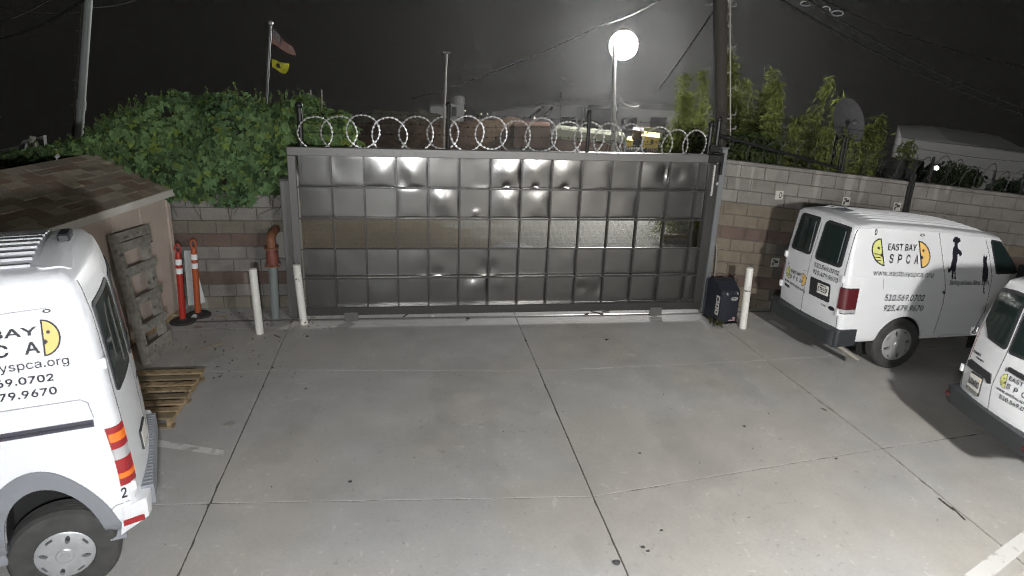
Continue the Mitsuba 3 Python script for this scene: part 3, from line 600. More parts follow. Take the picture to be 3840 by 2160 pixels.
# ---------------------------------------------------------------- vans
class Van:
    """A van body swept from its side outline: half width hw(x, z), edges rounded by r, front and rear and roof crowned."""
    def __init__(s, key, pose, outline, hw, r=.07, crown=.03, arches=(), mat='van_paint', well=.30):
        s.key, s.hw, s.r, s.crown = key, hw, r, crown
        s.M = xf(*pose[:2], 0, pose[2]); s.poly = sg.Polygon(outline).buffer(-.05).buffer(.05, quad_segs=4)
        if not s.poly.exterior.is_ccw: s.poly = sg.Polygon(list(s.poly.exterior.coords)[::-1])
        B = np.array(shapely.segmentize(s.poly.exterior, .05).coords)[:-1]
        rings = [B]
        for ph in (25, 45, 65, 90):
            q = s.poly.buffer(-r * (1 - math.cos(math.radians(ph)))); q = max(getattr(q, 'geoms', [q]), key=lambda g: g.area)
            rings.append(np.array(shapely.segmentize(q.exterior, .05).coords)[:-1])
        x0, z0, x1, z1 = s.poly.bounds; gx, gz = np.meshgrid(np.arange(x0, x1, .08), np.arange(z0, z1, .08)); G = np.c_[gx.ravel(), gz.ravel()]
        G = G[shapely.contains_xy(s.poly.buffer(-r - .03), G[:, 0], G[:, 1])]
        P = np.vstack(rings + [G]); D = Delaunay(P); c = P[D.simplices].mean(1); F = D.simplices[shapely.contains_xy(s.poly, c[:, 0], c[:, 1])]
        a, b, d = P[F[:, 0]], P[F[:, 1]], P[F[:, 2]]; ar = (b[:, 0] - a[:, 0]) * (d[:, 1] - a[:, 1]) - (b[:, 1] - a[:, 1]) * (d[:, 0] - a[:, 0])
        F = F[np.abs(ar) > 1e-10]; ar = ar[np.abs(ar) > 1e-10]; F[ar < 0] = F[ar < 0][:, ::-1]
        e = np.vstack([F[:, [0, 1]], F[:, [1, 2]], F[:, [2, 0]]]); es = set(map(tuple, e)); bd = [(int(i), int(j)) for i, j in e if (j, i) not in es]
        nxt = dict(bd); loop = [bd[0][0]]
        while nxt[loop[-1]] != loop[0] and len(loop) < 5000: loop.append(nxt[loop[-1]])
        w = s.side_y(P[:, 0], P[:, 1]); n = len(P)
        V = [np.c_[P[:, 0], -w, P[:, 1]], np.c_[P[:, 0], w, P[:, 1]]]; FF = [F, F[:, ::-1] + n]
        L = P[loop]; wl = w[loop]; t = np.roll(L, -1, 0) - np.roll(L, 1, 0); nr = np.c_[t[:, 1], -t[:, 0]]; nr /= np.linalg.norm(nr, axis=1, keepdims=True)
        m = len(loop); K = 12; idx = [np.array(loop)]
        for k in range(1, K):
            u = -1 + 2 * k / K; off = crown * (1 - u * u)
            q = L + nr * off; V.append(np.c_[q[:, 0], u * wl, q[:, 1]]); idx.append(2 * n + (k - 1) * m + np.arange(m))
        idx.append(np.array(loop) + n)
        for k in range(K):
            A, Bq = idx[k], idx[k + 1]; A2, B2 = np.roll(A, -1), np.roll(Bq, -1)
            FF += [np.c_[A, Bq, B2], np.c_[A, B2, A2]]
        mesh = trimesh.Trimesh(np.vstack(V), np.vstack(FF), process=False); mesh.fix_normals()
        mf = manifold(mesh); s.ok = mf.volume() > 0
        for (poly, side) in arches:
            pr = trimesh.creation.extrude_polygon(poly, well + .6, engine='earcut')       # x, z outline swept along y
            pr.apply_transform(np.array([[1, 0, 0, 0], [0, 0, 1, 0], [0, 1, 0, 0], [0, 0, 0, 1.0]])); pr.fix_normals()
            W = float(hw(np.array([0.0]), np.array([.6]))[0])
            pr.apply_translation([0, (W - well) if side > 0 else -(W + .6), 0])
            mf = mf - manifold(pr)
        s.body = tri(mf)
        obj('body', s.body, mat, key, smooth=32, M=s.M)
    def side_y(s, x, z):
        x, z = np.asarray(x, float), np.asarray(z, float); d = np.array([s.poly.exterior.distance(sg.Point(a, b)) for a, b in zip(x.ravel(), z.ravel())]).reshape(x.shape)
        d = np.minimum(d, s.r); return s.hw(x, z) - s.r + np.sqrt(np.maximum(s.r ** 2 - (s.r - d) ** 2, 0))
    def rear_x(s, y, z):
        y, z = np.asarray(y, float), np.asarray(z, float); B = np.array(s.poly.exterior.coords); zs = np.linspace(B[:, 1].min() + .02, B[:, 1].max() - .02, 60); xs = []
        for zz in zs:
            c = s.poly.intersection(sg.LineString([(-9, zz), (9, zz)])); xs.append(c.bounds[0])
        xr = np.interp(z, zs, xs); w = s.hw(xr, z) - s.r; u = np.abs(y) / np.maximum(w, .1)
        q = np.clip(np.abs(y) - w, 0, s.r * .98)
        return xr - s.crown * np.maximum(1 - u * u, 0) + (s.r - np.sqrt(s.r ** 2 - q ** 2))
    def roof_z(s, x, y):
        x, y = np.asarray(x, float), np.asarray(y, float); zs = []
        for xx in x.ravel():
            c = s.poly.intersection(sg.LineString([(xx, 0), (xx, 9)])); zs.append(c.bounds[3])
        z = np.array(zs).reshape(x.shape); w = s.hw(x, z) - s.r; return z + s.crown * np.maximum(1 - (y / w) ** 2, 0)
    def map(s, face, P, off):
        """(a, b) on a face to points: side faces take x, z; the rear takes y, z; the roof takes x, y"""
        a, b = P[:, 0], P[:, 1]
        if face == 'rear': return np.c_[s.rear_x(a, b) - off, a, b]
        if face == 'roof': return np.c_[a, b, s.roof_z(a, b) + off]
        sd = 1 if face == 'left' else -1
        return np.c_[a, sd * (s.side_y(a, b) + off), b]
    def panel(s, name, face, poly, mat, off=.004, deep=.008, h=.06, parent=None, smooth=40, **kw):
        """a thin plate laid on a face, its rim going down into the body"""
        M_ = []
        for g in getattr(poly, 'geoms', [poly]):
            P, F = tri_poly(g, h); e = np.vstack([F[:, [0, 1]], F[:, [1, 2]], F[:, [2, 0]]]); es = set(map(tuple, e)); bd = np.array([x for x in e if (x[1], x[0]) not in es])
            n = len(P); V = np.vstack([s.map(face, P, off), s.map(face, P, -deep)]); R = np.vstack([np.c_[bd[:, 0], bd[:, 0] + n, bd[:, 1] + n], np.c_[bd[:, 0], bd[:, 1] + n, bd[:, 1]]])
            M_.append(trimesh.Trimesh(V, np.vstack([F, R]), process=False))
        return obj(name, cat_(M_), mat, parent or s.key, smooth=smooth, M=s.M, **kw)
    def text(s, name, face, txt, p0, p1, h, mat='decal_black', bold=True, lean=0.0, off=.0025, flip=1, parent=None):
        """lettering whose base line runs from p0 to p1"""
        if len(txt) > 1 and all(len(w) == 1 for w in txt.split()):          # spaced single letters: each one a piece
            L = txt.split(); n = len(L); p0, p1 = np.array(p0, float), np.array(p1, float); w = .62 / (n + .62 * 0 - .0)
            return [s.text('emblem_letter', face, c, p0 + (p1 - p0) * (i * (1 - .14) / (n - 1)), p0 + (p1 - p0) * (i * (1 - .14) / (n - 1) + .14), h, mat, bold, lean, off, flip, parent) for i, c in enumerate(L)][0]
        if name == 'name_lettering' and ' ' in txt:
            W = lambda c: float(np.ptp(meshkit.text_mesh(c, 1.0, .002, bold).vertices[:, 0])); full = W(txt); a, b = txt.split(); p0, p1 = np.array(p0, float), np.array(p1, float)
            s.text('name_word', face, a, p0, p0 + (p1 - p0) * W(a) / full, h, mat, bold, lean, off, flip, parent); return s.text('name_word', face, b, p1 - (p1 - p0) * W(b) / full, p1, h, mat, bold, lean, off, flip, parent)
        m = meshkit.text_mesh(txt, 1.0, .002, bold); V = np.array(m.vertices); V[:, 0] -= V[:, 0].min(); W = V[:, 0].max(); p0, p1 = np.array(p0, float), np.array(p1, float)
        k = V[:, 2] < .001; P = p0 + (V[:, :1] / W) * (p1 - p0) + np.c_[V[:, 1] * h * lean, V[:, 1] * h]
        Q = s.map(face, P, off); Q2 = s.map(face, P, off + .0015); Q = np.where(k[:, None], Q, Q2)
        return obj(name, trimesh.Trimesh(Q, m.faces, process=False), mat, parent or s.key, M=s.M)
    def bar(s, name, mesh, mat, parent=None, smooth=35): return obj(name, mesh, mat, parent or s.key, smooth=smooth, M=s.M)
    def faces(s, face, L, R, k=1, halo=True):
        """the emblem: half a cat's face and half a dog's face, flat edges inwards. L, R = (flat edge top, flat edge bottom, outermost point)"""
        for nm, (a, b, c), inner, side in (('cat_emblem', L, 'decal_lime', -1), ('dog_emblem', R, 'decal_orange', 1)):
            a, b, c = map(np.array, (a, b, c)); m = (a + b) / 2; H = (b - a) / 2; O = c - m; t = np.linspace(-PI / 2, PI / 2, 22)
            P = lambda u, v: m + H * u + O * v                 # u from -1 (top) to 1 (bottom), v from 0 (flat edge) outwards
            half = sg.Polygon([P(math.sin(x), math.cos(x)) for x in t]); w = np.linalg.norm(H) * .085
            e = s.panel(nm, face, half, 'decal_black', .002, .001, .05)
            s.panel('face', face, half.buffer(-w), inner, .0035, .001, .05, parent=e)
            eye = lambda u, v, r: sg.Polygon([P(u + r * math.sin(x), v + r * 1.05 * math.cos(x)) for x in np.linspace(0, 2 * PI, 12, endpoint=False)])
            s.panel('eye', face, eye(-.30, .36, .10), 'decal_black', .0045, .001, .05, parent=e)
            s.panel('nose', face, sg.Polygon([P(u, v) for u, v in ((.06, .0), (.10, .22), (.24, .30), (.34, .16), (.38, .0))]), 'decal_black', .0045, .001, .05, parent=e)
            if side < 0:
                for q in (.18, .36, .54):
                    s.panel('whisker', face, sg.Polygon([P(q, .26), P(q - .05 + (q - .3) * .5, .82), P(q + .02 + (q - .3) * .5, .82), P(q + .06, .26)]), 'decal_black', .0045, .001, .05, parent=e)
            if halo:
                hc = a - H * .42 + O * .42; ow = np.linalg.norm(H)
                el = sa.rotate(sa.scale(sg.Point(*hc).buffer(1, quad_segs=6), ow * (.10 if side < 0 and k else .19), ow * (.22 if side < 0 and k else .10)), 0)
                s.panel('halo', face, el.difference(sa.scale(el, .55, .55)), 'decal_black', .002, .001, .03, parent=e)

def tyre(y0, y1, R, r, cx, cz):
    y0, y1 = sorted((y0, y1)); w = y1 - y0
    prof = [(r, -w / 2 + .012), (r + .012, -w / 2 + .002), (R - .05, -w / 2 - .004), (R - .022, -w / 2 + .006), (R - .004, -w / 2 + .03)]
    for k in range(5):
        q = -w / 2 + .035 + (w - .07) * k / 5; q2 = q + (w - .07) / 5; prof += [(R, q + .004), (R, q2 - .006), (R - .008, q2 - .004), (R - .008, q2 + .002)]
    prof += [(R - .004, w / 2 - .03), (R - .022, w / 2 - .006), (R - .05, w / 2 + .004), (r + .012, w / 2 - .002), (r, w / 2 - .012), (r, -w / 2 + .012)]
    m = lathe(prof, 48); m.apply_transform(trimesh.transformations.rotation_matrix(PI / 2, [1, 0, 0])); m.apply_translation([cx, (y0 + y1) / 2, cz]); return m
def disc(prof, cx, y, cz, side, n=40):
    """profile (radius, outward)"""
    m = lathe(prof, n); m.apply_transform(trimesh.transformations.rotation_matrix(PI / 2 if side < 0 else -PI / 2, [1, 0, 0])); m.apply_translation([cx, y, cz]); return m
def wheel(van, cx, cz, side, R, r, yo, width, style, mat='hubcap', big=1.0):
    k = obj('wheel', tyre(side * (yo - width), side * yo, R, r, cx, cz), 'tyre_rubber', van.key, smooth=30, M=van.M)
    yf = side * (yo - .012)
    bg = big
    if style == 'hubcap':
        m = manifold(disc([(0, .0), (.0, .028), (.05, .026), (.06, .018), (r * .62, .022), (r * .96, .006), (r * 1.0, .0), (r, -.014), (0, -.014)], cx, yf, cz, side, 48))
        for q in range(8):
            a = q * PI / 4 + .25; big = q % 2 == 0; d, w, h = (r * .70, r * .085 * bg, r * .16 * bg) if big else (r * .84, r * .14, r * .045)
            sl = sa.rotate(sa.scale(sg.Point(0, 0).buffer(1, quad_segs=4), w, h), math.degrees(a) - 90, origin=(0, 0)) if big else sa.rotate(sg.box(-w, -h, w, h), math.degrees(a) - 90, origin=(0, 0))
            pr = trimesh.creation.extrude_polygon(sl, .2, engine='earcut'); pr.apply_translation([d * math.cos(a), d * math.sin(a), -.1]); pr.apply_transform(trimesh.transformations.rotation_matrix(PI / 2, [1, 0, 0])); pr.apply_translation([cx, yf, cz]); pr.fix_normals(); m = m - manifold(pr)
        obj('hubcap', tri(m), mat, k, smooth=30, M=van.M); obj('rim', disc([(0, -.03), (r, -.03), (r, -.05), (0, -.05)], cx, yf, cz, side), 'rim_dark', k, M=van.M)
        obj('centre_badge', disc([(0, .034), (.028, .032), (.032, .024), (0, .024)], cx, yf, cz, side, 20), mat, k, smooth=30, M=van.M)
    else:
        m = manifold(disc([(0, -.02), (r * .42, -.02), (r * .62, .004), (r * .88, -.02), (r * .9, .01), (r * 1.0, .012), (r * 1.02, -.03), (0, -.05)], cx, yf, cz, side, 48))
        for q in range(8):
            a = q * PI / 4; pr = cyl((cx + r * .68 * math.cos(a), yf - .2, cz + r * .68 * math.sin(a)), (cx + r * .68 * math.cos(a), yf + .2, cz + r * .68 * math.sin(a)), r * .10, 12); pr.fix_normals(); m = m - manifold(pr)
        obj('rim', tri(m), 'chrome', k, smooth=30, M=van.M); obj('rim_back', disc([(0, -.07), (r, -.07), (r, -.08), (0, -.08)], cx, yf, cz, side), 'well_black', k, M=van.M)
        obj('hub', disc([(0, .035), (r * .20, .034), (r * .24, .015), (r * .40, .0), (r * .40, -.03), (0, -.03)], cx, yf, cz, side, 24), 'rim_dark', k, smooth=30, M=van.M)
        for q in range(8):
            a = q * PI / 4 + .2; obj('lug_nut', disc([(0, .014), (.009, .012), (.011, -.02), (0, -.02)], cx + r * .32 * math.cos(a), yf, cz + r * .32 * math.sin(a), side, 8), 'chrome', k, M=van.M)
    return k
def arch_poly(cx, cz, R, z0, n=20):
    t = np.linspace(0, PI, n); return sg.Polygon([(cx + R * math.cos(a), cz + R * math.sin(a)) for a in t] + [(cx - R, z0), (cx + R, z0)])
def strip(pts, w): return sg.LineString(pts).buffer(w / 2, cap_style=2, join_style=2)
def liner(van, poly, side, well, W):
    m = trimesh.creation.extrude_polygon(poly.buffer(-.004), .01, engine='earcut'); m.apply_transform(np.array([[1, 0, 0, 0], [0, 0, 1, 0], [0, 1, 0, 0], [0, 0, 0, 1.0]])); m.apply_translation([0, side * (W - well) + (.003 if side > 0 else -.013), 0])
    B = np.array(poly.buffer(-.004).exterior.coords); P = np.vstack([np.c_[B[:, 0], np.full(len(B), side * (W - well)), B[:, 1]], np.c_[B[:, 0], np.full(len(B), side * (W - .03)), B[:, 1]]]); n = len(B)
    k = [i for i in range(n - 1) if not (B[i, 1] < .45 and B[i + 1, 1] < .45)]
    F = [[i, i + 1, n + i + 1] for i in k] + [[i, n + i + 1, n + i] for i in k]
    van.bar('wheel_arch', cat_([m, trimesh.Trimesh(P, F, process=False)]), 'well_black', smooth=False)
DOG = [(.42, 1.0), (.30, .97), (.22, .93), (.24, .88), (.36, .86), (.38, .80), (.28, .72), (.26, .60), (.30, .48), (.22, .38), (.20, .30), (.04, .24), (.0, .32), (.05, .42), (.02, .36), (-.03, .24), (.04, .16), (.20, .18), (.30, .24), (.34, .10), (.36, .02), (.46, .0), (.48, .03), (.44, .12), (.48, .22), (.54, .12), (.58, .0), (.70, .0), (.70, .03), (.62, .08), (.60, .20), (.62, .36), (.68, .48), (.66, .58), (.74, .60), (.86, .52), (.90, .56), (.84, .62), (.98, .56), (1.0, .60), (.86, .68), (.72, .70), (.64, .74), (.60, .82), (.66, .86), (.80, .88), (.82, .92), (.70, .96), (.60, .97), (.54, 1.0)]
CATP = [(.30, 1.0), (.36, .94), (.52, .92), (.60, .97), (.64, .90), (.60, .82), (.70, .74), (.82, .60), (.86, .44), (.80, .34), (.62, .30), (.60, .20), (.68, .08), (.76, .02), (.70, .0), (.58, .06), (.52, .20), (.52, .31), (.34, .34), (.26, .44), (.24, .60), (.30, .72), (.24, .82), (.24, .90)]
def silh(pts, x0, x1, z0, z1, tilt=0): return sg.Polygon([(x0 + (x1 - x0) * a + tilt * (1 - b), z0 + (z1 - z0) * b) for a, b in pts]).buffer(0)

# ---- big van parked along the right wall
EP = (6.52, 8.35, 4.0)
ek = thing('cargo_van', 'big white cargo van with twin rear windows, parked along the right wall', 'van', 'white vans with the same emblem')
e_hw = lambda x, z: np.interp(z, [.35, .62, .95, 1.35, 2.08], [.685, .70, .712, .700, .615]) * np.interp(x, [-.9, -.6, 1.4, 2.6], [.985, 1, 1, .90])
ea = arch_poly(.12, .40, .385, .1)
EV = Van(ek, EP, [(-.78, .42), (-.87, .55), (-.895, .95), (-.89, 1.40), (-.855, 1.98), (-.80, 2.055), (-.5, 2.075), (0, 2.035), (.6, 1.985), (1.2, 1.915), (1.50, 1.855), (1.96, 1.36), (2.45, 1.20), (2.58, 1.0), (2.60, .5), (2.45, .40)], e_hw, .075, .035,
         [(ea, 1), (ea, -1), (arch_poly(2.05, .40, .40, .1), 1), (arch_poly(2.05, .40, .40, .1), -1)])
for sd in (-1, 1):
    liner(EV, ea, sd, .30, .69); liner(EV, arch_poly(2.05, .40, .40, .1), sd, .30, .69)
    wheel(EV, .12, .365, sd, .372, .235, .70, .20, 'hubcap', 'wheel_steel', 1.25); wheel(EV, 2.05, .365, sd, .372, .235, .66, .20, 'hubcap', 'wheel_steel', 1.25)
EV.bar('underbody', cat_([box(-.7, 2.3, -.34, .34, .26, .46), cyl((.12, -.6, .36), (.12, .6, .36), .05, 10)]), 'well_black', smooth=False)
for y in np.linspace(-.44, .44, 8):
    x = np.linspace(-.62, 1.38, 14); P = np.c_[x, np.full(14, y), EV.roof_z(x, np.full(14, y)) + .004]; P[0, 2] -= .02; P[-1, 2] -= .02
    EV.bar('roof_rib', tube(P, .017, 6), 'van_paint')
EV.bar('roof_vent', bev(-.62, -.42, -.06, .16, EV.roof_z([-.5], [0])[0] - .01, EV.roof_z([-.5], [0])[0] + .016, .01), 'grey_trim')
for sd in (-1, 1):
    x = np.linspace(-.82, 1.48, 24); z = np.interp(x, [-.82, -.5, 0, .6, 1.2, 1.5], [2.0, 2.02, 1.98, 1.93, 1.865, 1.81]); P = np.c_[x, sd * (EV.side_y(x, z) + .006), z]; EV.bar('gutter', tube(P, .011, 6), 'van_paint')
W1 = rounded([(.455, 2.005), (.02, 2.02), (.07, 1.47), (.545, 1.455)], .05); W2 = rounded([(-.10, 2.02), (-.555, 2.01), (-.545, 1.455), (-.04, 1.45)], .05)
for W in (W1, W2):
    k = EV.panel('rear_window', 'rear', W, 'black_trim', .012, .01); EV.panel('glass', 'rear', W.buffer(-.036), 'van_glass', .016, .001, parent=k); EV.panel('inner_frame', 'rear', strip([(W.bounds[0] + .075, W.bounds[1] + .06), (W.bounds[0] + .065, W.bounds[3] - .07)], .012), 'grey_trim', .0185, .001, parent=k)
EV.panel('door_seam', 'rear', strip([(-.015, 2.0), (.04, 1.40), (.075, .62)], .007), 'black_trim', .0012, .004)
EV.panel('door_seam', 'rear', strip([(-.605, 2.02), (-.62, 1.4), (-.64, .64)], .007), 'black_trim', .0012, .004)
EV.panel('door_seam', 'rear', strip([(.58, 2.0), (.63, 1.4), (.645, .66)], .007), 'black_trim', .0012, .004)
for y, z in ((.63, 1.34), (-.62, 1.33), (-.64, .87), (.64, .88)):
    EV.bar('door_hinge', bev(EV.rear_x([y * .97], [z])[0] - .03, EV.rear_x([y * .97], [z])[0] + .02, y - .022, y + .022, z - .045, z + .045, .006), 'van_paint')
PL = rounded([(-.03, 1.19), (-.43, 1.19), (-.47, .94), (-.06, .94)], .02); pk = EV.panel('plate_recess', 'rear', PL, 'black_trim', .004, .008)
EV.panel('licence_plate', 'rear', rounded([(-.205, 1.15), (-.41, 1.155), (-.425, 1.02), (-.215, 1.015)], .008), 'plate_white', .012, .004, parent=pk)
EV.text('plate_number', 'rear', '07513F', (-.225, 1.045), (-.41, 1.048), .062, off=.013, parent=pk); EV.text('plate_state', 'rear', 'California', (-.25, 1.125), (-.37, 1.127), .018, off=.013, parent=pk)
EV.text('phone_lettering', 'rear', '510.569.0702', (-.06, 1.345), (-.535, 1.35), .060); EV.text('phone_lettering', 'rear', '925.479.9670', (-.055, 1.245), (-.54, 1.25), .060)
EV.faces('rear', ((.485, 1.18), (.445, 1.005), (.565, 1.085)), ((.165, 1.175), (.13, .99), (.05, 1.11)))
EV.text('name_lettering', 'rear', 'EAST BAY', (.435, 1.11), (.175, 1.118), .045); EV.text('name_lettering', 'rear', 'S P C A', (.43, 1.025), (.16, 1.03), .055)
EV.text('web_lettering', 'rear', 'www.eastbayspca.org', (.555, .945), (.03, .925), .040, bold=False); EV.panel('model_badge', 'rear', strip([(.545, .895), (.42, .882)], .035), 'decal_black', .003, .002)
EV.panel('maker_badge', 'rear', sa.scale(sg.Point(-.52, .88).buffer(1), .055, .028), 'decal_black', .006, .002); EV.text('fuel_badge', 'rear', 'E-350', (-.33, .865), (-.42, .866), .022)
# tail lamps wrap round the rear corner
def corner_lamp(van, side, z0, z1, sx, sy, parts, name='tail_lamp', lean=0.0):
    """a lamp shell that goes round the corner from sx on the side to sy on the rear; parts = (share of height from, to, material)"""
    key = None
    for a, b, mat in parts:
        zz = np.linspace(z0 + (z1 - z0) * a, z0 + (z1 - z0) * b, 6); rows = []
        for z in zz:
            xr = float(van.rear_x([side * .3], [z])[0]) + van.crown; w = float(van.hw(np.array([xr]), np.array([z]))[0]); r = van.r
            pts = [(xr + sx + lean * (z - z0), w), (xr + r + (sx - r) * .5, w), (xr + r, w)] + [(xr + r - r * math.sin(t), w - r + r * math.cos(t)) for t in (PI / 8, PI / 4, 3 * PI / 8)] + [(xr, w - r), (xr - .003, w - r - (sy - r) * .5), (xr - .006, w - sy)]
            pts = np.array(pts); c = pts.copy() if key is None or mat in ('lamp_clear_full',) or van.key == ek else pts[1:-1] * 1.0
            if len(c) < len(pts): c[0] = c[0] * .7 + pts[0] * .3
            rows.append(np.c_[c[:, 0], side * c[:, 1], np.full(len(c), z)])
        R_ = np.array(rows); nrm = np.zeros_like(R_); ctr = np.array([float(R_[..., 0].max()) + .1, side * (abs(R_[..., 1]).min() - .15), 0]); d = R_ - ctr; d[..., 2] = 0; nrm = d / np.linalg.norm(d, axis=-1, keepdims=True)
        o = .016 if key is None else .022; A = (R_ + nrm * o).reshape(-1, 3); B = (R_ - nrm * .01).reshape(-1, 3); nz, npt = R_.shape[:2]; V = np.vstack([A, B]); F = []
        for i in range(nz - 1):
            for j in range(npt - 1):
                q = i * npt + j; F += [[q, q + 1, q + npt + 1], [q, q + npt + 1, q + npt]]
        N = nz * npt; bd = [(j, j + 1) for j in range(npt - 1)] + [((nz - 1) * npt + j + 1, (nz - 1) * npt + j) for j in range(npt - 1)] + [((i + 1) * npt, i * npt) for i in range(nz - 1)] + [(i * npt + npt - 1, (i + 1) * npt + npt - 1) for i in range(nz - 1)]
        for p, q in bd: F += [[p, p + N, q + N], [p, q + N, q]]
        m = trimesh.Trimesh(V, F, process=False)
        if key is None: key = obj(name, m, mat, van.key, smooth=35, M=van.M)
        else: obj('lens', m, mat, key, smooth=35, M=van.M)
    return key
for sd in (-1, 1): corner_lamp(EV, sd, .86, 1.22, .20, .085, ((0, 1, 'black_trim'), (.20, .97, 'lamp_dark_red'), (.04, .18, 'lamp_clear')))
# bumper and exhaust
EV.bar('bumper', trimesh.convex.convex_hull(np.array([(x, y, z) for x, yy in ((-1.0, .62), (-.97, .70), (-.90, .755)) for y in (-yy, yy) for z in (.42, .62)] + [(-.88, y, z) for y in (-.75, .75) for z in (.38, .645)])), 'bumper_dark')
for sd in (-1, 1): EV.bar('bumper_end', trimesh.convex.convex_hull(np.array([(x, sd * y, z) for x in (-.95, -.60) for y in (.66, .735 if x < -.7 else .72) for z in (.40, .635)])), 'bumper_dark' if sd < 0 else 'bumper_dark')
EV.panel('lower_skirt', 'right', sg.Polygon([(-.80, .44), (-.80, .62), (-.30, .60), (-.27, .43)]), 'van_paint', .006, .01)
a, b = on(3163, 1311, .30), on(3219, 1349, .22); ex = obj('exhaust', cat_([tube([a + (a - b) * 1.2, a, b], .040, 14, cap=False), tube([b, a], .034, 14, cap=False)]), 'zinc_dull', ek, smooth=30)
# right hand side of the van: seams, windows and lettering
EV.panel('door_seam', 'right', strip([(.43, 1.985), (.60, 1.45), (.69, 1.17), (.705, .93), (.69, .45)], .007), 'black_trim', .001, .004); EV.panel('door_seam', 'right', strip([(1.20, 1.88), (1.32, 1.62), (1.43, 1.31), (1.46, .8), (1.42, .45)], .007), 'black_trim', .001, .004)
EV.panel('crease', 'right', strip([(-.86, 1.385), (.64, 1.31)], .012), 'van_paint', .005, .004); EV.panel('slide_rail', 'right', strip([(-.24, 1.18), (.66, 1.145)], .020), 'van_paint', .010, .004); EV.panel('crease', 'right', strip([(-.34, 1.34), (-.31, 1.19)], .007), 'grey_trim', .001, .004)
EV.panel('crease', 'right', strip([(-.80, .72), (-.26, .70)], .012), 'van_paint', .006, .004); EV.panel('rocker', 'right', strip([(.47, .455), (1.62, .455)], .05), 'van_paint', .018, .01)
EV.panel('door_handle', 'right', strip([(.655, 1.135), (.685, 1.10)], .03), 'black_trim', .014, .004)
W = rounded([(1.29, 1.845), (1.49, 1.80), (1.84, 1.46), (1.87, 1.34), (1.49, 1.35)], .03); k = EV.panel('side_window', 'right', W, 'black_trim', .008, .008); EV.panel('glass', 'right', W.buffer(-.022), 'van_glass', .012, .001, parent=k)
EV.bar('mirror', trimesh.convex.convex_hull(np.array([(x, y, z) for x in (1.84, 1.96) for y in (-.70, -.86) for z in (1.24, 1.48)])), 'black_trim')
EV.panel('windscreen', 'roof', rounded([(1.52, -.52), (1.52, .52), (1.92, .56), (1.92, -.56)], .04), 'van_glass', .010, .01)
EV.faces('right', ((-.45, 1.88), (-.35, 1.51), (-.575, 1.71)), ((.13, 1.84), (.23, 1.47), (.35, 1.645)))
EV.text('name_lettering', 'right', 'EAST BAY', (-.335, 1.725), (.115, 1.705), .085); EV.text('name_lettering', 'right', 'S P C A', (-.29, 1.555), (.17, 1.530), .115)
EV.text('web_lettering', 'right', 'www.eastbayspca.org', (-.515, 1.395), (.445, 1.335), .075, bold=False)
EV.text('phone_lettering', 'right', '510.569.0702', (-.265, 1.035), (.37, 1.005), .084, lean=.12); EV.text('phone_lettering', 'right', '925.479.9670', (-.25, .885), (.39, .855), .084, lean=.12)
EV.text('motto_lettering', 'right', 'Saving Animals Since 1874', (.735, 1.225), (1.40, 1.20), .062, mat='decal_grey')
EV.panel('dog_silhouette', 'right', silh(DOG, .63, .84, 1.30, 1.885, .05), 'decal_black', .0025, .001, .05); EV.panel('cat_silhouette', 'right', silh(CATP, 1.18, 1.34, 1.06, 1.64, .07), 'decal_black', .0025, .001, .05)

# ---- small van at the right edge, seen from behind
TP = (6.464, 4.944, -8.0)
tk = thing('compact_van', 'white compact van cut by the right edge, rear doors with black windows', 'van', 'white vans with the same emblem')
t_hw = lambda x, z: np.interp(z, [.3, .7, 1.0, 1.5, 2.1], [.585, .605, .600, .58, .47]) * np.interp(x, [-.9, -.5, 1.6, 2.3], [.97, 1, 1, .86])
ta = arch_poly(.42, .36, .38, .1)
TV = Van(tk, TP, [(-.74, .60), (-.82, .70), (-.825, 1.0), (-.80, 1.40), (-.745, 1.85), (-.68, 2.03), (-.55, 2.07), (.3, 2.10), (.9, 2.04), (1.55, 1.5), (2.0, 1.25), (2.15, .9), (2.15, .4)], t_hw, .09, .045, [(ta, 1), (ta, -1), (arch_poly(1.7, .36, .38, .1), 1), (arch_poly(1.7, .36, .38, .1), -1)], well=.24)
for sd in (-1, 1):
    for cx in (.42, 1.7): wheel(TV, cx, .345, sd, .35, .20, .60, .19, 'steel'); liner(TV, arch_poly(cx, .36, .38, .1), sd, .24, .59)
TV.bar('underbody', box(-.2, 1.9, -.33, .33, .24, .44), 'well_black', smooth=False)
WL = rounded([(.455, 1.93), (.23, 1.965), (.045, 1.97), (.040, 1.42), (.32, 1.435), (.465, 1.575)], .035); WR = rounded([(.005, 1.97), (-.20, 1.965), (-.43, 1.93), (-.45, 1.575), (-.30, 1.435), (.005, 1.41)], .035)
for W in (WL, WR):
    k = TV.panel('rear_window', 'rear', W, 'black_trim', .008, .008); TV.panel('glass', 'rear', W.buffer(-.03), 'van_glass', .012, .001, parent=k)
TV.panel('door_seam', 'rear', strip([(.024, 2.05), (.022, 1.40), (.05, 1.16), (.06, 1.05), (.018, .72)], .007), 'black_trim', .0012, .004)
TV.panel('door_seam', 'rear', strip([(.48, 2.0), (.525, 1.6), (.54, 1.0), (.50, .74)], .007), 'black_trim', .0012, .004)
k = TV.panel('handle_recess', 'rear', rounded([(.50, 1.115), (.46, 1.145), (.11, 1.14), (.075, 1.05), (.12, 1.035), (.16, 1.065), (.49, 1.06)], .012), 'black_trim', .012, .008)
k = TV.panel('licence_plate', 'rear', rounded([(.385, 1.045), (.190, 1.055), (.187, .85), (.405, .855)], .008), 'plate_frame', .012, .006)
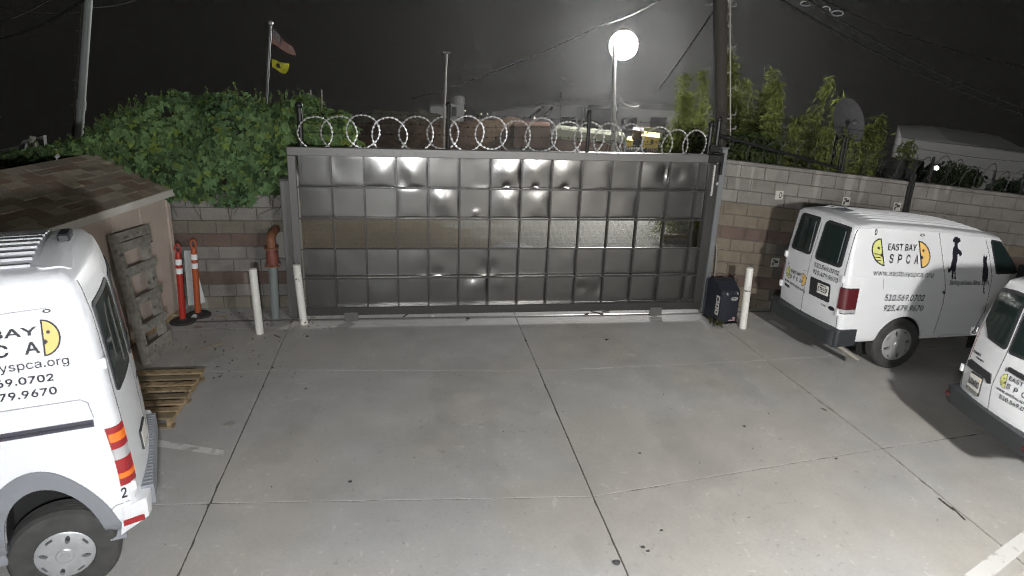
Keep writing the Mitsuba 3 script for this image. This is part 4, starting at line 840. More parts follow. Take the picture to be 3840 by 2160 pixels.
TV.panel('plate_face', 'rear', rounded([(.378, 1.032), (.198, 1.042), (.196, .885), (.396, .888)], .006), 'plate_white', .015, .002, parent=k); TV.text('plate_number', 'rear', '63045K3', (.380, .925), (.206, .927), .062, off=.0165, parent=k); TV.panel('plate_sticker', 'rear', sg.box(.205, 1.005, .225, 1.03), 'decal_orange', .0165, .001, parent=k)
TV.text('frame_lettering', 'rear', 'EAST BAY SPCA', (.385, .862), (.20, .862), .013, off=.0135, mat='label_pale', parent=k)
TV.text('model_lettering', 'rear', 'TRANSIT', (.475, 1.222), (.335, 1.228), .022, bold=True); TV.text('model_lettering', 'rear', 'CONNECT', (.40, 1.188), (.26, 1.192), .016, bold=True)
for y, z in ((.565, 1.42), (.575, 1.00)): TV.bar('door_hinge', bev(-.825, -.765, y - .018, y + .018, z - .04, z + .04, .006), 'van_paint')
TV.bar('wiper', cat_([beam((-.845, .50, 1.43), (-.80, .495, 1.64), .018, .014), trimesh.creation.icosphere(1, .022).apply_translation([-.845, .50, 1.425])]), 'black_trim', smooth=False)
TV.faces('rear', ((-.075, 1.23), (-.095, 1.085), (-.010, 1.145)), ((-.44, 1.23), (-.42, 1.085), (-.50, 1.15)))
TV.text('name_lettering', 'rear', 'EAST BAY', (-.105, 1.185), (-.415, 1.19), .040); TV.text('name_lettering', 'rear', 'S P C A', (-.105, 1.10), (-.415, 1.10), .050)
TV.text('web_lettering', 'rear', 'www.eastbayspca.org', (-.005, 1.040), (-.46, 1.048), .030, bold=False); TV.text('phone_lettering', 'rear', '510.569.0702', (-.07, .975), (-.46, .985), .040)
TV.bar('door_handle', bev(-.87, -.80, -.30, -.06, 1.255, 1.30, .01), 'black_trim')
TV.bar('bumper', trimesh.convex.convex_hull(np.array([(x, s_ * y, z) for s_ in (-1, 1) for x, y in ((-.92, .50), (-.885, .60), (-.70, .625)) for z in (.63, .80)] + [(-.86, s_ * .5, .60) for s_ in (-1, 1)])), 'bumper_dark')
for sd in (-1, 1):
    TV.bar('reflector', bev(-.918, -.88, sd * .555 - .035, sd * .555 + .035, .68, .725, .006), 'lamp_dark_red')
    corner_lamp(TV, sd, 1.15, 1.58, .12, .09, ((0, 1, 'lamp_dark_red'),))
TV.bar('brake_lamp', bev(-.70, -.62, -.14, .14, 2.085, 2.125, .01), 'lamp_dark_red')
for y in (-.33, -.16, 0, .16, .33):
    x = np.linspace(-.5, .9, 10); TV.bar('roof_rib', tube(np.c_[x, np.full(10, y), TV.roof_z(x, np.full(10, y)) + .002], .014, 6), 'van_paint')

# ---- small van in the left foreground
LP_ = (-2.715, 5.125, 197.7)
lk = thing('compact_van', 'white compact van with an orange tail lamp in the left foreground', 'van', 'white vans with the same emblem')
l_hw = lambda x, z: np.interp(z, [.3, .65, 1.0, 1.5, 1.9, 2.5], [.775, .79, .790, .785, .765, .665]) * np.interp(x, [-.6, -.35, 1.4, 2.1], [.965, 1, 1, .86])
IN = [(-.29, .30), (-.285, .46), (-.215, .71), (-.085, .885), (.055, .955), (.19, .915), (.285, .78), (.32, .60), (.32, .30)]
OUT = [(-.40, .40), (-.345, .64), (-.245, .83), (-.09, 1.015), (.04, 1.085), (.17, 1.075), (.30, .985), (.40, .80), (.43, .60), (.43, .40)]
def chaikin(P, n=3):
    P = np.array(P, float)
    for _ in range(n): P = np.vstack([P[:1]] + [[a * .75 + b * .25, a * .25 + b * .75] for a, b in zip(P[:-1], P[1:])] + [P[-1:]])
    return [tuple(p) for p in P]
IN, OUT = chaikin(IN), chaikin(OUT)
la = sg.Polygon(IN).buffer(.02).buffer(-.02); lf = arch_poly(1.62, .42, .43, .2)
LV = Van(lk, LP_, [(-.38, .46), (-.50, .62), (-.495, .92), (-.47, 1.30), (-.435, 1.70), (-.395, 2.12), (-.36, 2.30), (-.335, 2.38), (-.26, 2.44), (.9, 2.44), (1.45, 1.70), (1.9, 1.45), (2.02, 1.0), (2.02, .46)], l_hw, .085, .06, [(la, 1), (la, -1), (lf, 1), (lf, -1)])
for sd in (-1, 1):
    liner(LV, la, sd, .30, .78); liner(LV, lf, sd, .30, .78); wheel(LV, .0, .362, sd, .355, .188, .785, .21, 'hubcap'); wheel(LV, 1.62, .362, sd, .355, .188, .76, .21, 'hubcap')
LV.bar('underbody', box(-.3, 1.8, -.40, .40, .26, .50), 'well_black', smooth=False)
LV.panel('wheel_flare', 'left', sg.Polygon(OUT + [(.33, .40)] + [p for p in IN[::-1] if p[1] > .45] + [(-.29, .40)]).buffer(0), 'grey_trim', .018, .02, .05)
LV.panel('wheel_flare', 'right', sg.Polygon(OUT + [(.33, .40)] + [p for p in IN[::-1] if p[1] > .45] + [(-.29, .40)]).buffer(0), 'grey_trim', .018, .02, .05)
LV.bar('mud_flap', box(.30, .315, .60, .78, .12, .55), 'black_trim')
LV.panel('rub_strip', 'left', strip([(-.315, 1.375), (1.0, 1.38)], .05), 'strip_dark', .014, .006); LV.panel('rub_strip_groove', 'left', strip([(-.30, 1.375), (1.0, 1.38)], .010), 'black_trim', .0175, .001)
LV.panel('panel_seam', 'left', strip([(.9, 1.56), (-.26, 1.56), (-.30, 1.53), (-.32, 1.41)], .006), 'grey_trim', .001, .004); LV.panel('panel_seam', 'left', strip([(.15, 2.20), (-.16, 2.215)], .004), 'grey_trim', .001, .004)
LV.panel('panel_seam', 'left', strip([(-.485, .70), (-.36, .685), (-.33, .66)], .006), 'grey_trim', .001, .004)
tl = corner_lamp(LV, 1, .835, 1.31, .070, .085, ((0, 1, 'lamp_red'), (.76, .90, 'lamp_orange'), (.46, .64, 'lamp_clear'), (.13, .22, 'lamp_orange')), lean=.05)
corner_lamp(LV, -1, .835, 1.31, .105, .10, ((0, 1, 'lamp_red'), (.76, .90, 'lamp_orange'), (.46, .64, 'lamp_clear'), (.13, .22, 'lamp_orange')), lean=.05)
LV.faces('left', ((.62, 2.11), (.60, 1.87), (.72, 2.0)), ((-.112, 2.145), (-.106, 1.90), (-.212, 2.02)))
LV.text('name_lettering', 'left', 'EAST BAY', (.54, 2.045), (-.088, 2.05), .052); LV.text('name_lettering', 'left', 'S P C A', (.50, 1.925), (-.088, 1.93), .075)
LV.text('web_lettering', 'left', 'www.eastbayspca.org', (.63, 1.825), (-.236, 1.83), .056, bold=False); LV.text('phone_lettering', 'left', '510.569.0702', (.40, 1.728), (-.135, 1.727), .048); LV.text('phone_lettering', 'left', '925.479.9670', (.40, 1.630), (-.14, 1.630), .050)
LV.text('van_number', 'left', '2', (-.405, .735), (-.440, .735), .080, off=.003)
bm = trimesh.convex.convex_hull(np.array([(x, s_ * y, z) for s_ in (-1, 1) for x, y in ((-.575, .62), (-.55, .73), (-.40, .80)) for z in (.50, .66)] + [(x, s_ * y, .425) for s_ in (-1, 1) for x, y in ((-.53, .60), (-.36, .785))]))
LV.bar('bumper', bm, 'van_paint')
LV.bar('bumper_step', trimesh.convex.convex_hull(np.array([(x, y, z) for x in (-.60, -.42) for y in (-.60, .60) for z in (.52, .685)])), 'grey_trim')
for y in np.linspace(-.55, .55, 24): LV.bar('step_rib', bev(-.595, -.50, y - .012, y + .012, .684, .694, .003), 'grey_trim')
q = LV.map('left', np.array([(-.375, .53), (-.49, .53)]), .0); LV.bar('reflector', trimesh.convex.convex_hull(np.array([(-.39, .805, .505), (-.39, .805, .555), (-.525, .765, .50), (-.525, .765, .548), (-.39, .78, .53), (-.52, .74, .52)])), 'lamp_red')
for y, z in ((.74, .80), (.72, 1.78)): LV.bar('door_hinge', bev(LV.rear_x([y], [z])[0] - .025, LV.rear_x([y], [z])[0] + .03, y - .02, y + .02, z - .04, z + .04, .006), 'van_paint')
for (y0, y1) in ((.60, .06), (-.06, -.60)):
    W = rounded([(y0, 2.18), (y1, 2.22), (y1, 1.52), (y0 * 1.05, 1.50)], .05); k = LV.panel('rear_window', 'rear', W, 'black_trim', .01, .008); LV.panel('glass', 'rear', W.buffer(-.035), 'van_glass', .014, .001, parent=k)
LV.panel('door_seam', 'rear', strip([(0, 2.4), (0, .72)], .008), 'black_trim', .0012, .004); LV.panel('door_seam', 'rear', strip([(.62, 2.36), (.68, 1.6), (.70, .74)], .008), 'black_trim', .0012, .004)
k = LV.panel('licence_plate', 'rear', rounded([(.36, 1.02), (.10, 1.02), (.10, .86), (.36, .86)], .01), 'plate_frame', .014, .006); LV.panel('plate_face', 'rear', sg.box(.115, .875, .345, 1.005), 'plate_white', .017, .002, parent=k)
LV.bar('door_handle', bev(-.53, -.46, -.30, -.04, 1.22, 1.27, .01), 'black_trim')
for y in np.linspace(-.52, .52, 10):
    x = np.linspace(-.08, .95, 10); LV.bar('roof_rib', tube(np.c_[x, np.full(10, y), LV.roof_z(x, np.full(10, y)) + .002], .014, 6), 'van_paint')
LV.panel('roof_cap', 'roof', rounded([(-.31, -.56), (-.31, .56), (-.12, .60), (-.12, -.60)], .05), 'van_paint', .012, .01)
LV.bar('brake_lamp', bev(-.27, -.19, -.10, .10, LV.roof_z([-.2], [0])[0] + .0, LV.roof_z([-.2], [0])[0] + .06, .012), 'black_trim')
# ---------------------------------------------------------------- things standing in the yard
def bollard(p, q, r, label):
    t = thing('bollard', label, 'bollard', 'white steel bollards beside the gate'); p, q = np.array([*p, -.02]), np.array(q)
    obj('pipe', cyl(p, q, r, 28), 'bollard_paint', t, smooth=40); obj('cap', lathe([(0, .018), (r * .6, .016), (r * .97, .004), (r, -.006), (0, -.006)], 28).apply_translation(q + [0, 0, .003]), 'bollard_paint', t, smooth=40)
bollard((-2.177, 9.499), (-2.20, 9.50, .975), .055, 'chipped white bollard in front of the rusty standpipe')
bollard((-1.603, 9.844), (-1.655, 9.84, .935), .055, 'chipped white bollard at the lower left corner of the gate')
bollard((5.273, 9.291), (5.245, 9.30, .995), .056, 'heavily chipped white bollard beside the dark box, right of the gate')
def delineator(p, q, mat, label):
    t = thing('delineator_post', label, 'traffic post', 'delineator posts by the shed'); p, q = np.array([*p, .05]), np.array(q); d = q - p; L = np.linalg.norm(d); d /= L
    P = lambda s: p + d * s
    obj('post', tube([P(0), P(L * .80), P(L * .84), P(L * .90), P(L * .905)], [.044, .044, .040, .030, .026], 24), mat, t, smooth=40)
    a = np.linspace(0, 2 * PI, 25); c = P(L * .95); obj('loop_handle', tube(np.c_[c[0] + .036 * np.cos(a), c[1] + 0 * a, c[2] + .062 * np.sin(a)], .014, 8, cap=False), mat, t, smooth=40)
    for s in (.62, .74): obj('reflective_band', tube([P(L * s), P(L * s + .085)], .0455, 24, cap=False), 'reflective', t, smooth=40)
    b = lathe([(0, .055), (.06, .055), (.075, .04), (.17, .03), (.19, .012), (.19, -.0), (0, -.0)], 12); b.apply_translation([*p[:2], .001]); obj('base', b, 'rubber', t)
delineator((-3.392, 10.03), (-3.345, 10.04, 1.20), 'red_plastic', 'bright red delineator post with two white bands, nearest the shed corner')
delineator((-3.25, 10.30), (-3.205, 10.31, 1.20), 'orange_plastic', 'faded orange delineator post with scuffed white bands, second from the shed')
# standpipe
t = thing('standpipe', 'grey standpipe with a rusty orange elbow at the block wall left of the gate', 'pipe'); x, y = -2.05, 10.12
obj('riser', tube([(x - .02, y, -.02), (x, y, .84)], .066, 24), 'pipe_grey', t, smooth=40)
for z0, z1, r in ((.845, .865, .115), (1.115, 1.135, .105)): obj('flange', cyl((x, y, z0), (x, y, z1), r, 20), 'pipe_orange', t)
obj('coupling', lathe([(0, .86), (.075, .86), (.088, .885), (.088, 1.03), (.07, 1.06), (.062, 1.115), (0, 1.115)], 24).apply_translation([x, y, .002]), 'pipe_red', t, smooth=35)
a = np.linspace(0, PI / 2, 12); el = np.vstack([[(x, y, 1.12)], np.c_[np.full(12, x), y + .11 - .11 * np.cos(a), 1.20 + .11 * np.sin(a)], [(x, 10.62, 1.31)]]); obj('elbow', tube(el, .064, 20), 'pipe_orange', t, smooth=40)
for k in range(6):
    an = k * PI / 3; obj('bolt', cyl((x + .092 * math.cos(an), y + .092 * math.sin(an), .86), (x + .092 * math.cos(an), y + .092 * math.sin(an), .885), .010, 6), 'zinc_dull', t)
pt = sg.Polygon([(-2.13, .88), (-2.16, 1.1), (-2.02, 1.26), (-1.94, 1.24), (-1.90, 1.12), (-1.86, 1.10), (-1.88, .98), (-1.85, .88), (-1.95, .86)]).buffer(.02).buffer(-.01)
m = trimesh.creation.extrude_polygon(pt, .02, engine='earcut'); m.apply_transform(trimesh.transformations.rotation_matrix(PI / 2, [1, 0, 0])); m.apply_translation([0, 10.602, 0]); obj('cement_patch', m, 'cement', WALL_L)
# boards leaning in the corner
def board(label, cs, th=.022, mat='white_board'):
    P = np.array(cs); n = np.cross(P[1] - P[0], P[2] - P[0]); n /= np.linalg.norm(n); t = thing('leaning_board', label, 'board'); n = n if n[1] > 0 else -n
    obj('sheet', trimesh.convex.convex_hull(np.vstack([P, P + n * th])), mat, t); return t
board('short pale board leaning on the block wall, right of the orange delineator', [at(724, 1006, 10.52), at(738, 1007, 10.53), at(770, 1132, 10.40), at(742, 1143, 10.36)])
board('tall narrow white board standing behind the orange delineator post', [at(689, 940, 10.50), at(727, 938, 10.52), at(744, 1140, 10.42), at(706, 1146, 10.42)])
# pallets
t = thing('pallet', 'weathered grey pallet leaning upright against the shed wall', 'pallet')
B1, B0 = on(534, 1371), on(613, 1306)
nw = -NS; pw = EA + NS * .13                              # outer face of the shed wall
def on_wall(u, v):
    d = C_RIGHT * ((u - 1920) / FOC) - C_UP * ((v - 1080) / FOC) + C_FWD; return CAM + d * (np.dot(pw - CAM, nw) / np.dot(d, nw))
T1_, T0_ = on_wall(400, 884), on_wall(522, 848)
PQ = lambda a, b: (B1 * (1 - a) + B0 * a) * (1 - b) + (T1_ * (1 - a) + T0_ * a) * b
nn = np.cross(B0 - B1, T1_ - B1); nn /= np.linalg.norm(nn); nn = nn if nn @ (CAM - B1) > 0 else -nn
def slab_on(a0, a1, b0, b1, n0, n1): return trimesh.convex.convex_hull(np.array([PQ(a, b) + nn * n for a in (a0, a1) for b in (b0, b1) for n in (n0, n1)]))
for a in (.0, .88): obj('stringer', slab_on(a, a + .12, 0, 1, .0, .10), 'wood_grey', t)
for b0, b1 in ((.0, .13), (.225, .29), (.435, .50), (.66, .73), (.85, .92), (.93, 1.0)): obj('deck_board', slab_on(-.02 + rng.random() * .03, 1.02 + rng.random() * .06, b0, b1, .102, .125), 'wood_grey', t)
t = thing('pallet', 'pale brown pallet lying flat on the concrete behind the left van', 'pallet')
X0, X1, Y0, Y1 = -3.62, -2.53, 6.80, 8.02; dx = lambda y: -.03 + .02 * (y - 6.8)
for x in (X0 + .03, (X0 + X1) / 2, X1 - .05): obj('stringer', bev(x - .02, x + .022, Y0, Y1, .022, .108, .004), 'wood_new', t)
for k in range(8):
    y = Y0 + (Y1 - Y0 - .10) * k / 7 + rng.normal(0, .006); obj('deck_board', bev(X0 + rng.normal(0, .01), X1 + rng.normal(0, .008), y, y + .095 + (.03 if k in (0, 7) else 0), .110, .130, .003), 'wood_new' if k % 3 else 'wood_mid', t)
for y in (Y0, Y0 + .56, Y1 - .1): obj('deck_board', bev(X0, X1, y, y + .09, .001, .020, .003), 'wood_mid', t)
# gate operator
t = thing('gate_operator', 'dark navy gate operator box with small labels at the foot of the gate post', 'box')
OP = xf(5.07, 9.72, 0, 8)
prof = sg.Polygon([(-.22, .0), (.20, 0), (.20, .62), (.10, .685), (-.05, .66), (-.20, .54), (-.22, .50)])
m = trimesh.creation.extrude_polygon(prof.buffer(-.03).buffer(.03, quad_segs=4), .34, engine='earcut'); m.apply_transform(np.array([[0, 0, 1, -.17], [1, 0, 0, 0], [0, 1, 0, 0.012], [0, 0, 0, 1.0]])); m.fix_normals()
obj('cover', m, 'navy_plastic', t, smooth=30, M=OP); obj('base_plate', box(-.19, .19, -.24, .22, -.01, .012), 'black_steel', t, M=OP)
obj('front_ridge', bev(-.09, .09, -.228, -.215, .06, .48, .006), 'navy_plastic', t, M=OP)
for x in (-.07, .12): obj('screw', cyl((x, -.215, .525), (x, -.245, .50), .012, 10), 'zinc', t, M=OP)
k = obj('label', box(.02, .13, -.2315, -.229, .40, .445), 'label_pale', t, M=OP); obj('print', cat_([box(.03, .12, -.2335, -.2325, .408, .416), box(.03, .12, -.2335, -.2325, .424, .438)]), 'label_dark', k, M=OP)
for z0, z1 in ((.34, .46), (.24, .33), (.14, .23)): k = obj('warning_label', box(-.1735, -.171, -.19, -.10, z0, z1), 'label_pale', t, M=OP); obj('print', box(-.1755, -.1745, -.17, -.125, z0 + .03, z1 - .03), 'label_dark', k, M=OP)
k = obj('label', cat_([box(.02, .14, -.2225, -.2205, .075, .10), box(.02, .14, -.2225, -.2205, .04, .06)]), 'label_pink', t, M=OP)
t = thing('conduit', 'grey conduit with a bend on the block wall above the dark box', 'conduit')
obj('tube', tube([at(2674, 905, 10.24), at(2682, 912, 10.2), at(2688, 925, 10.18), at(2687, 960, 10.17), at(2680, 1032, 10.17), at(2664, 1115, 10.17), at(2660, 1140, 10.17)], .017, 10), 'zinc_dull', t, smooth=40)
# litter in the corner by the wall: dry leaves and chips, and a few larger pieces
r = np.random.default_rng(17); P, N, C = [], [], []
for k in range(420):
    q = on(r.normal(1000, 140) if k % 3 else r.uniform(640, 1120), r.normal(1190, 26) if k % 3 else r.uniform(1150, 1420)); 
    if q[1] > 10.5 or q[0] < -3.45: continue
    P.append(q + [0, 0, .006]); N.append((r.normal(0, .5), r.normal(0, .5), 1)); C.append(np.array([(.05, .035, .02), (.14, .10, .06), (.03, .025, .02), (.30, .27, .22)][int(r.integers(4))]) * r.uniform(.6, 1.3))
P = np.array(P); m, c = leaves(P, np.array(N), .035, OVAL, np.array(C), r, 1.0); k = obj('leaf_litter', m, 'leaf', None, kind='stuff', color=c, label='dry leaves and chips scattered on the concrete beside the block wall', cat='leaf litter')
def scrap(name, label, u, v, pts, z, mat, h=.0):
    q = on(u, v); t = thing(name, label, 'litter'); g = sg.Polygon(pts); m = trimesh.creation.extrude_polygon(g, .006, engine='earcut'); V = np.array(m.vertices); V[:, 2] += .004 + z * meshkit.noise(np.c_[V[:, :2] * 21, V[:, 0] * 0 + u], 3); m.vertices = V; m.apply_translation(q); obj('piece', m, mat, t)
scrap('paper_scrap', 'crumpled pale paper by the foot of the shed corner', 650, 1195, [(-.09, -.04), (.02, -.07), (.09, -.02), (.07, .06), (-.02, .04), (-.08, .07)], .09, 'label_pale')
scrap('paper_scrap', 'small white scrap on the ground right of the orange delineator', 824, 1152, [(-.06, -.01), (.05, -.03), (.07, .01), (-.02, .03)], .04, 'label_pale')
scrap('paper_scrap', 'flat pale scrap on the concrete right of the flat pallet', 862, 1597, [(-.06, -.03), (.03, -.05), (.06, .02), (.0, .05)], .02, 'cement')
scrap('plastic_lid', 'round pale lid lying beside the red delineator base', 742, 1230, [(.06 * math.cos(a), .05 * math.sin(a)) for a in np.linspace(0, 2 * PI, 14, endpoint=False)], .01, 'zinc_dull')
scrap('plastic_lid', 'white lid leaning on the base of the orange delineator', 730, 1195, [(.05 * math.cos(a), .05 * math.sin(a)) for a in np.linspace(0, 2 * PI, 14, endpoint=False)], .06, 'white_board')
def stick(label, a, b, w, mat, name='stick', hh=None):
    t = thing(name, label, 'stick'); a, b = on(*a), on(*b); obj('piece', beam(a + [0, 0, w / 2 + .003], b + [0, 0, (hh or w / 2) + .003], w, w * .7), mat, t)
stick('pale stick lying among the leaves by the left wall', (818, 1193), (855, 1188), .02, 'wood_new'); stick('thin pale stick on the concrete before the leaning pallet', (738, 1312), (842, 1288), .010, 'wood_new')
stick('dark wood splinter at the gate foot, longest of the three', (2217, 1171), (2262, 1181), .022, 'wood_dark'); stick('small dark wood chip at the gate foot, left of the three', (2192, 1181), (2207, 1179), .022, 'wood_dark'); stick('dark wood chip with a pale end at the gate foot, right of the three', (2258, 1172), (2284, 1168), .018, 'wood_dark')
stick('thin dark twig on the concrete near the lower left end of the gate', (1164, 1190), (1184, 1193), .008, 'wood_dark'); stick('small dark twig beside the white bollard before the standpipe', (1028, 1258), (1052, 1268), .010, 'wood_dark'); stick('long dark forked twig along the joint at the lower right', (3520, 1872), (3575, 1915), .012, 'wood_dark'); stick('thin end of the forked twig at the lower right', (3570, 1905), (3618, 1952), .010, 'wood_dark'); stick('dark twig near the right parking joint', (3078, 1532), (3098, 1541), .010, 'wood_dark')
stick('short brown stick at the gate foot in front of the third panel', (1513, 1190), (1528, 1180), .016, 'wood_dark')
for i, (u, v, s, lb) in enumerate(((2312, 2113, 0.0260, 'largest black clod, by the joint at the bottom edge of the photo'), (2411, 2054, 0.0136, 'black clod right of the long joint, upper of a close pair'), (2430, 2068, 0.0124, 'black clod right of the long joint, lower of a close pair'), (2481, 1990, 0.0112, 'hollow looking grey clod right of the long joint'),
                                  (2275, 1275, 0.0186, 'dark clod on the concrete in front of the right half of the gate'), (2791, 1600, .014, 'tiny dark clod on the open concrete at the right'), (2399, 1701, .012, 'tiny dark clod in the middle of the open concrete'), (1313, 1808, .014, 'tiny dark clod left of centre on the open concrete'),
                                  (1147, 1458, .012, 'tiny dark clod near the left joint'), (1756, 1195, .024, 'black clod at the gate foot left of the middle joint'), (1622, 1187, .026, 'pale crumpled lump at the gate foot'), (3135, 1721, .012, 'tiny dark clod on the cross joint at the right'))):
    m = trimesh.creation.icosphere(2, s); V = np.array(m.vertices); V *= (1 + .7 * (meshkit.fbm(V / s * 1.3 + i * 5, 3, i)[:, None] - .5)) * [1.3, 1, .6]; m.vertices = V; m.apply_translation(on(u, v) + [0, 0, s * .42])
    t = thing('clod', lb, 'clod'); obj('lump', m, 'label_dark' if i != 10 else 'label_pale', t, smooth=30)
r = np.random.default_rng(23); P = []
for k in range(420):
    x, y = r.uniform(-3.2, 7.5), r.uniform(.8, 9.8) ; P.append((x, y, .003))
P = np.array(P); gs = r.random(len(P)); c = np.where(gs[:, None] < .6, np.array([[.06, .055, .045]]), np.array([[.42, .41, .38]])) * r.uniform(.7, 1.2, (len(P), 1)); m, c = leaves(P, np.c_[r.normal(0, .3, (len(P), 2)), np.ones(len(P))], .016, OVAL, c, r, 1.0)
obj('grit', m, 'leaf', None, kind='stuff', color=c, label='tiny crumbs and grit strewn over the concrete yard', cat='grit')

# ---------------------------------------------------------------- beyond the gate
def leaning_pole(name, label, u0, v0, u1, v1, dist, r0, r1, mat, cat='utility pole', sub=4.0):
    """a pole from low point (u0, v0) to high point (u1, v1), dist metres away; it goes on down into the ground"""
    t = thing(name, label, cat); a = far(u0, v0, dist); b = CAM + (far(u1, v1, dist) - CAM) * 1.0
    d = (b - a) / np.linalg.norm(b - a); a2 = a - d * (sub / abs(d[2])); b2 = b + d * (0.0 if v1 > 50 else 1.2)
    obj('shaft', tube(np.linspace(a2, b2, 6), np.linspace(r0, r1, 6), 16), mat, t, smooth=40); return t, a, b, d
t, a, b, d = leaning_pole('utility_pole', 'pale grey utility pole leaning behind the ivy at the left', 297, 500, 332, 0, 15.5, .078, .068, 'pole_pale', sub=5)
s = np.cross(d, C_FWD); s /= np.linalg.norm(s); s = s if s @ C_RIGHT < 0 else -s
obj('conduit', tube([a + s * .115 - d * 3, a + s * .115, b + s * .105 + d * 1.2], .028, 8), 'pole_wood', t)
for q in np.linspace(.02, .95, 6): p = a * (1 - q) + b * q; obj('step_bolt', cyl(p + s * .07, p + s * .20, .010, 6), 'zinc_dull', t)
obj('collar', tube([a * .78 + b * .22 - d * .09, a * .78 + b * .22 + d * .09], .083, 16), 'pole_pale', t); obj('stub', tube([a - s * .12 - d * 3, a - s * .12 + d * .12], .022, 8), 'fascia', t)
t, a, b, d = leaning_pole('utility_pole', 'big dark wooden utility pole with step bolts and conduit behind the gate post', 2704, 545, 2702, 0, 12.6, .112, .104, 'pole_wood', sub=4)
s = C_RIGHT - d * (C_RIGHT @ d); s /= np.linalg.norm(s)
obj('conduit', tube([a + s * .145 - d * 3 - C_FWD * .06, a + s * .145 - C_FWD * .06, b + s * .135 + d * 1.2 - C_FWD * .06], .017, 10), 'zinc_dull', t); obj('cable', tube([a - s * .11 - d * 2 - C_FWD * .08, b - s * .14 + d * 1.2 - C_FWD * .06], .014, 6), 'black_steel', t)
for i, v in enumerate((14, 92, 243)): p = a + (b - a) * (1 - v / 545); e = p - s * .24; obj('step_bolt', tube([p - s * .09, e, e + d * .05], .010, 6), 'zinc', t)
for i, v in enumerate((27, 174, 327, 430, 485)): p = a + (b - a) * (1 - v / 545); e = p + s * .26; obj('step_bolt', tube([p + s * .09, e, e + d * .05], .010, 6), 'zinc', t)
for i, v in enumerate((14, 60, 101, 187, 273, 358, 447)): p = a + (b - a) * (1 - v / 545); obj('strap', beam(p + s * .08 - C_FWD * .08, p + s * .165 - C_FWD * .08, .015, .02), 'zinc_dull', t)
# flagpole with two flags
t, a, b, d = leaning_pole('flagpole', 'thin flagpole with a ball top carrying two flags, behind the ivy', 1000, 345, 1014, 97, 17, .046, .036, 'post_steel', 'flagpole', sub=5)
obj('finial', trimesh.creation.icosphere(2, .06).apply_translation(b + d * .06), 'zinc', t); TOPF = b + d * 1.2
FD = 17.0
def flag(name, label, p0, pts, bands, cat='flag'):
    """cloth hanging from the pole: four corner points in pixels (hoist top, fly top, fly bottom, hoist bottom); bands = (u0, u1, v0, v1, material)"""
    t = thing(name, label, cat); Q = [far(*p, FD) for p in pts]
    def S(u, v):
        u, v = u[:, None], v[:, None]; p = (Q[0] * (1 - u) + Q[1] * u) * (1 - v) + (Q[3] * (1 - u) + Q[2] * u) * v
        return p + C_FWD * (.11 * u * np.sin(7 * u + 2.2 * v)) + np.array([0, 0, 1]) * (.045 * u * np.sin(6.0 * u + 1.0 + v))
    for i, (u0, u1, v0, v1, mat, nm) in enumerate(bands):
        nu, nv = max(2, int(22 * (u1 - u0))), max(2, int(10 * (v1 - v0)) + 1); U, V = np.meshgrid(np.linspace(u0, u1, nu), np.linspace(v0, v1, nv)); A = S(U.ravel(), V.ravel()) - C_FWD * .012; B_ = A + C_FWD * .01; n = nu * nv
        ii, jj = np.meshgrid(np.arange(nv - 1), np.arange(nu - 1), indexing='ij'); q = (ii * nu + jj).ravel(); F = np.vstack([np.c_[q, q + 1, q + nu + 1], np.c_[q, q + nu + 1, q + nu]])
        obj(nm, trimesh.Trimesh(np.vstack([A, B_]), np.vstack([F, F[:, ::-1] + n]), process=False), mat, t, smooth=True)
    return t, S
ST = [(0 if k > 6 else .42, 1, k / 13, (k + 1) / 13, 'flag_red' if k % 2 == 0 else 'flag_white', 'stripe') for k in range(13)]
ft, FS = flag('flag', 'dark striped flag with a blue corner, upper one on the flagpole', None, [(1023, 108), (1092, 175), (1112, 216), (1022, 165)], [(0, .42, 0, 7 / 13, 'flag_blue', 'canton')] + ST)
st = []
for i in range(5):
    for j in range(4):
        q = FS(np.array([.05 + .075 * i]), np.array([.06 + .13 * j]))[0] - C_FWD * .03; st.append(trimesh.creation.icosphere(1, .017).apply_scale([1, .3, 1]).apply_translation(q))
obj('star', cat_(st), 'flag_white', ft, kind='stuff')
ft, FS = flag('flag', 'yellow flag with a small dark coiled mark, lower one on the flagpole', None, [(1020, 222), (1081, 240), (1074, 280), (1021, 252)], [(0, 1, 0, 1, 'flag_yellow', 'cloth')])
aa = np.linspace(0, 4.2 * PI, 40); pts = np.array([FS(np.array([.48 + .013 * q * math.cos(q) * .75]), np.array([.52 + .022 * q * math.sin(q) * .75]))[0] - C_FWD * .04 for q in aa]); obj('coil_mark', tube(pts, .017, 5), 'label_dark', ft)
# light poles
t, a, b, d = leaning_pole('light_pole', 'slim pale pole with two small unlit heads, beyond the middle of the gate', 1668, 400, 1675, 200, 21, .034, .026, 'pole_white', 'light pole', sub=6)
for k, sd in ((0, -1), (1, 1)): p = b + d * .02; obj('lamp_head', cat_([bev(p[0] + sd * .07 - .05, p[0] + sd * .07 + .05, p[1] - .09, p[1] + .09, p[2] - .03, p[2] + .04, .008), beam(p, p + np.array([sd * .06, 0, 0]), .02, .02)]), 'rim_dark', t)
LAMP_P = far(2338, 170, 30.0)
t = thing('street_lamp', 'tall pole with a glaring round white lamp beyond the gate', 'street lamp')
a, b = far(2300, 520, 30.0), far(2303, 215, 30.0); d = (b - a) / np.linalg.norm(b - a); obj('pole', tube(np.linspace(a - d * 4.5, b + d * .5, 5), [.13, .12, .105, .095, .085], 12), 'post_steel', t, smooth=40)
obj('arm', tube([b + d * .4, LAMP_P + [-.30, .1, -.35], LAMP_P + [0, .1, -.5]], .05, 8), 'post_steel', t)
obj('brace', cat_([tube([a + d * 1.2, a - d * 1.0 + C_RIGHT * .45], .03, 6), tube([a + d * .6, a - d * 1.0 - C_RIGHT * .35], .03, 6)]), 'post_steel', t)
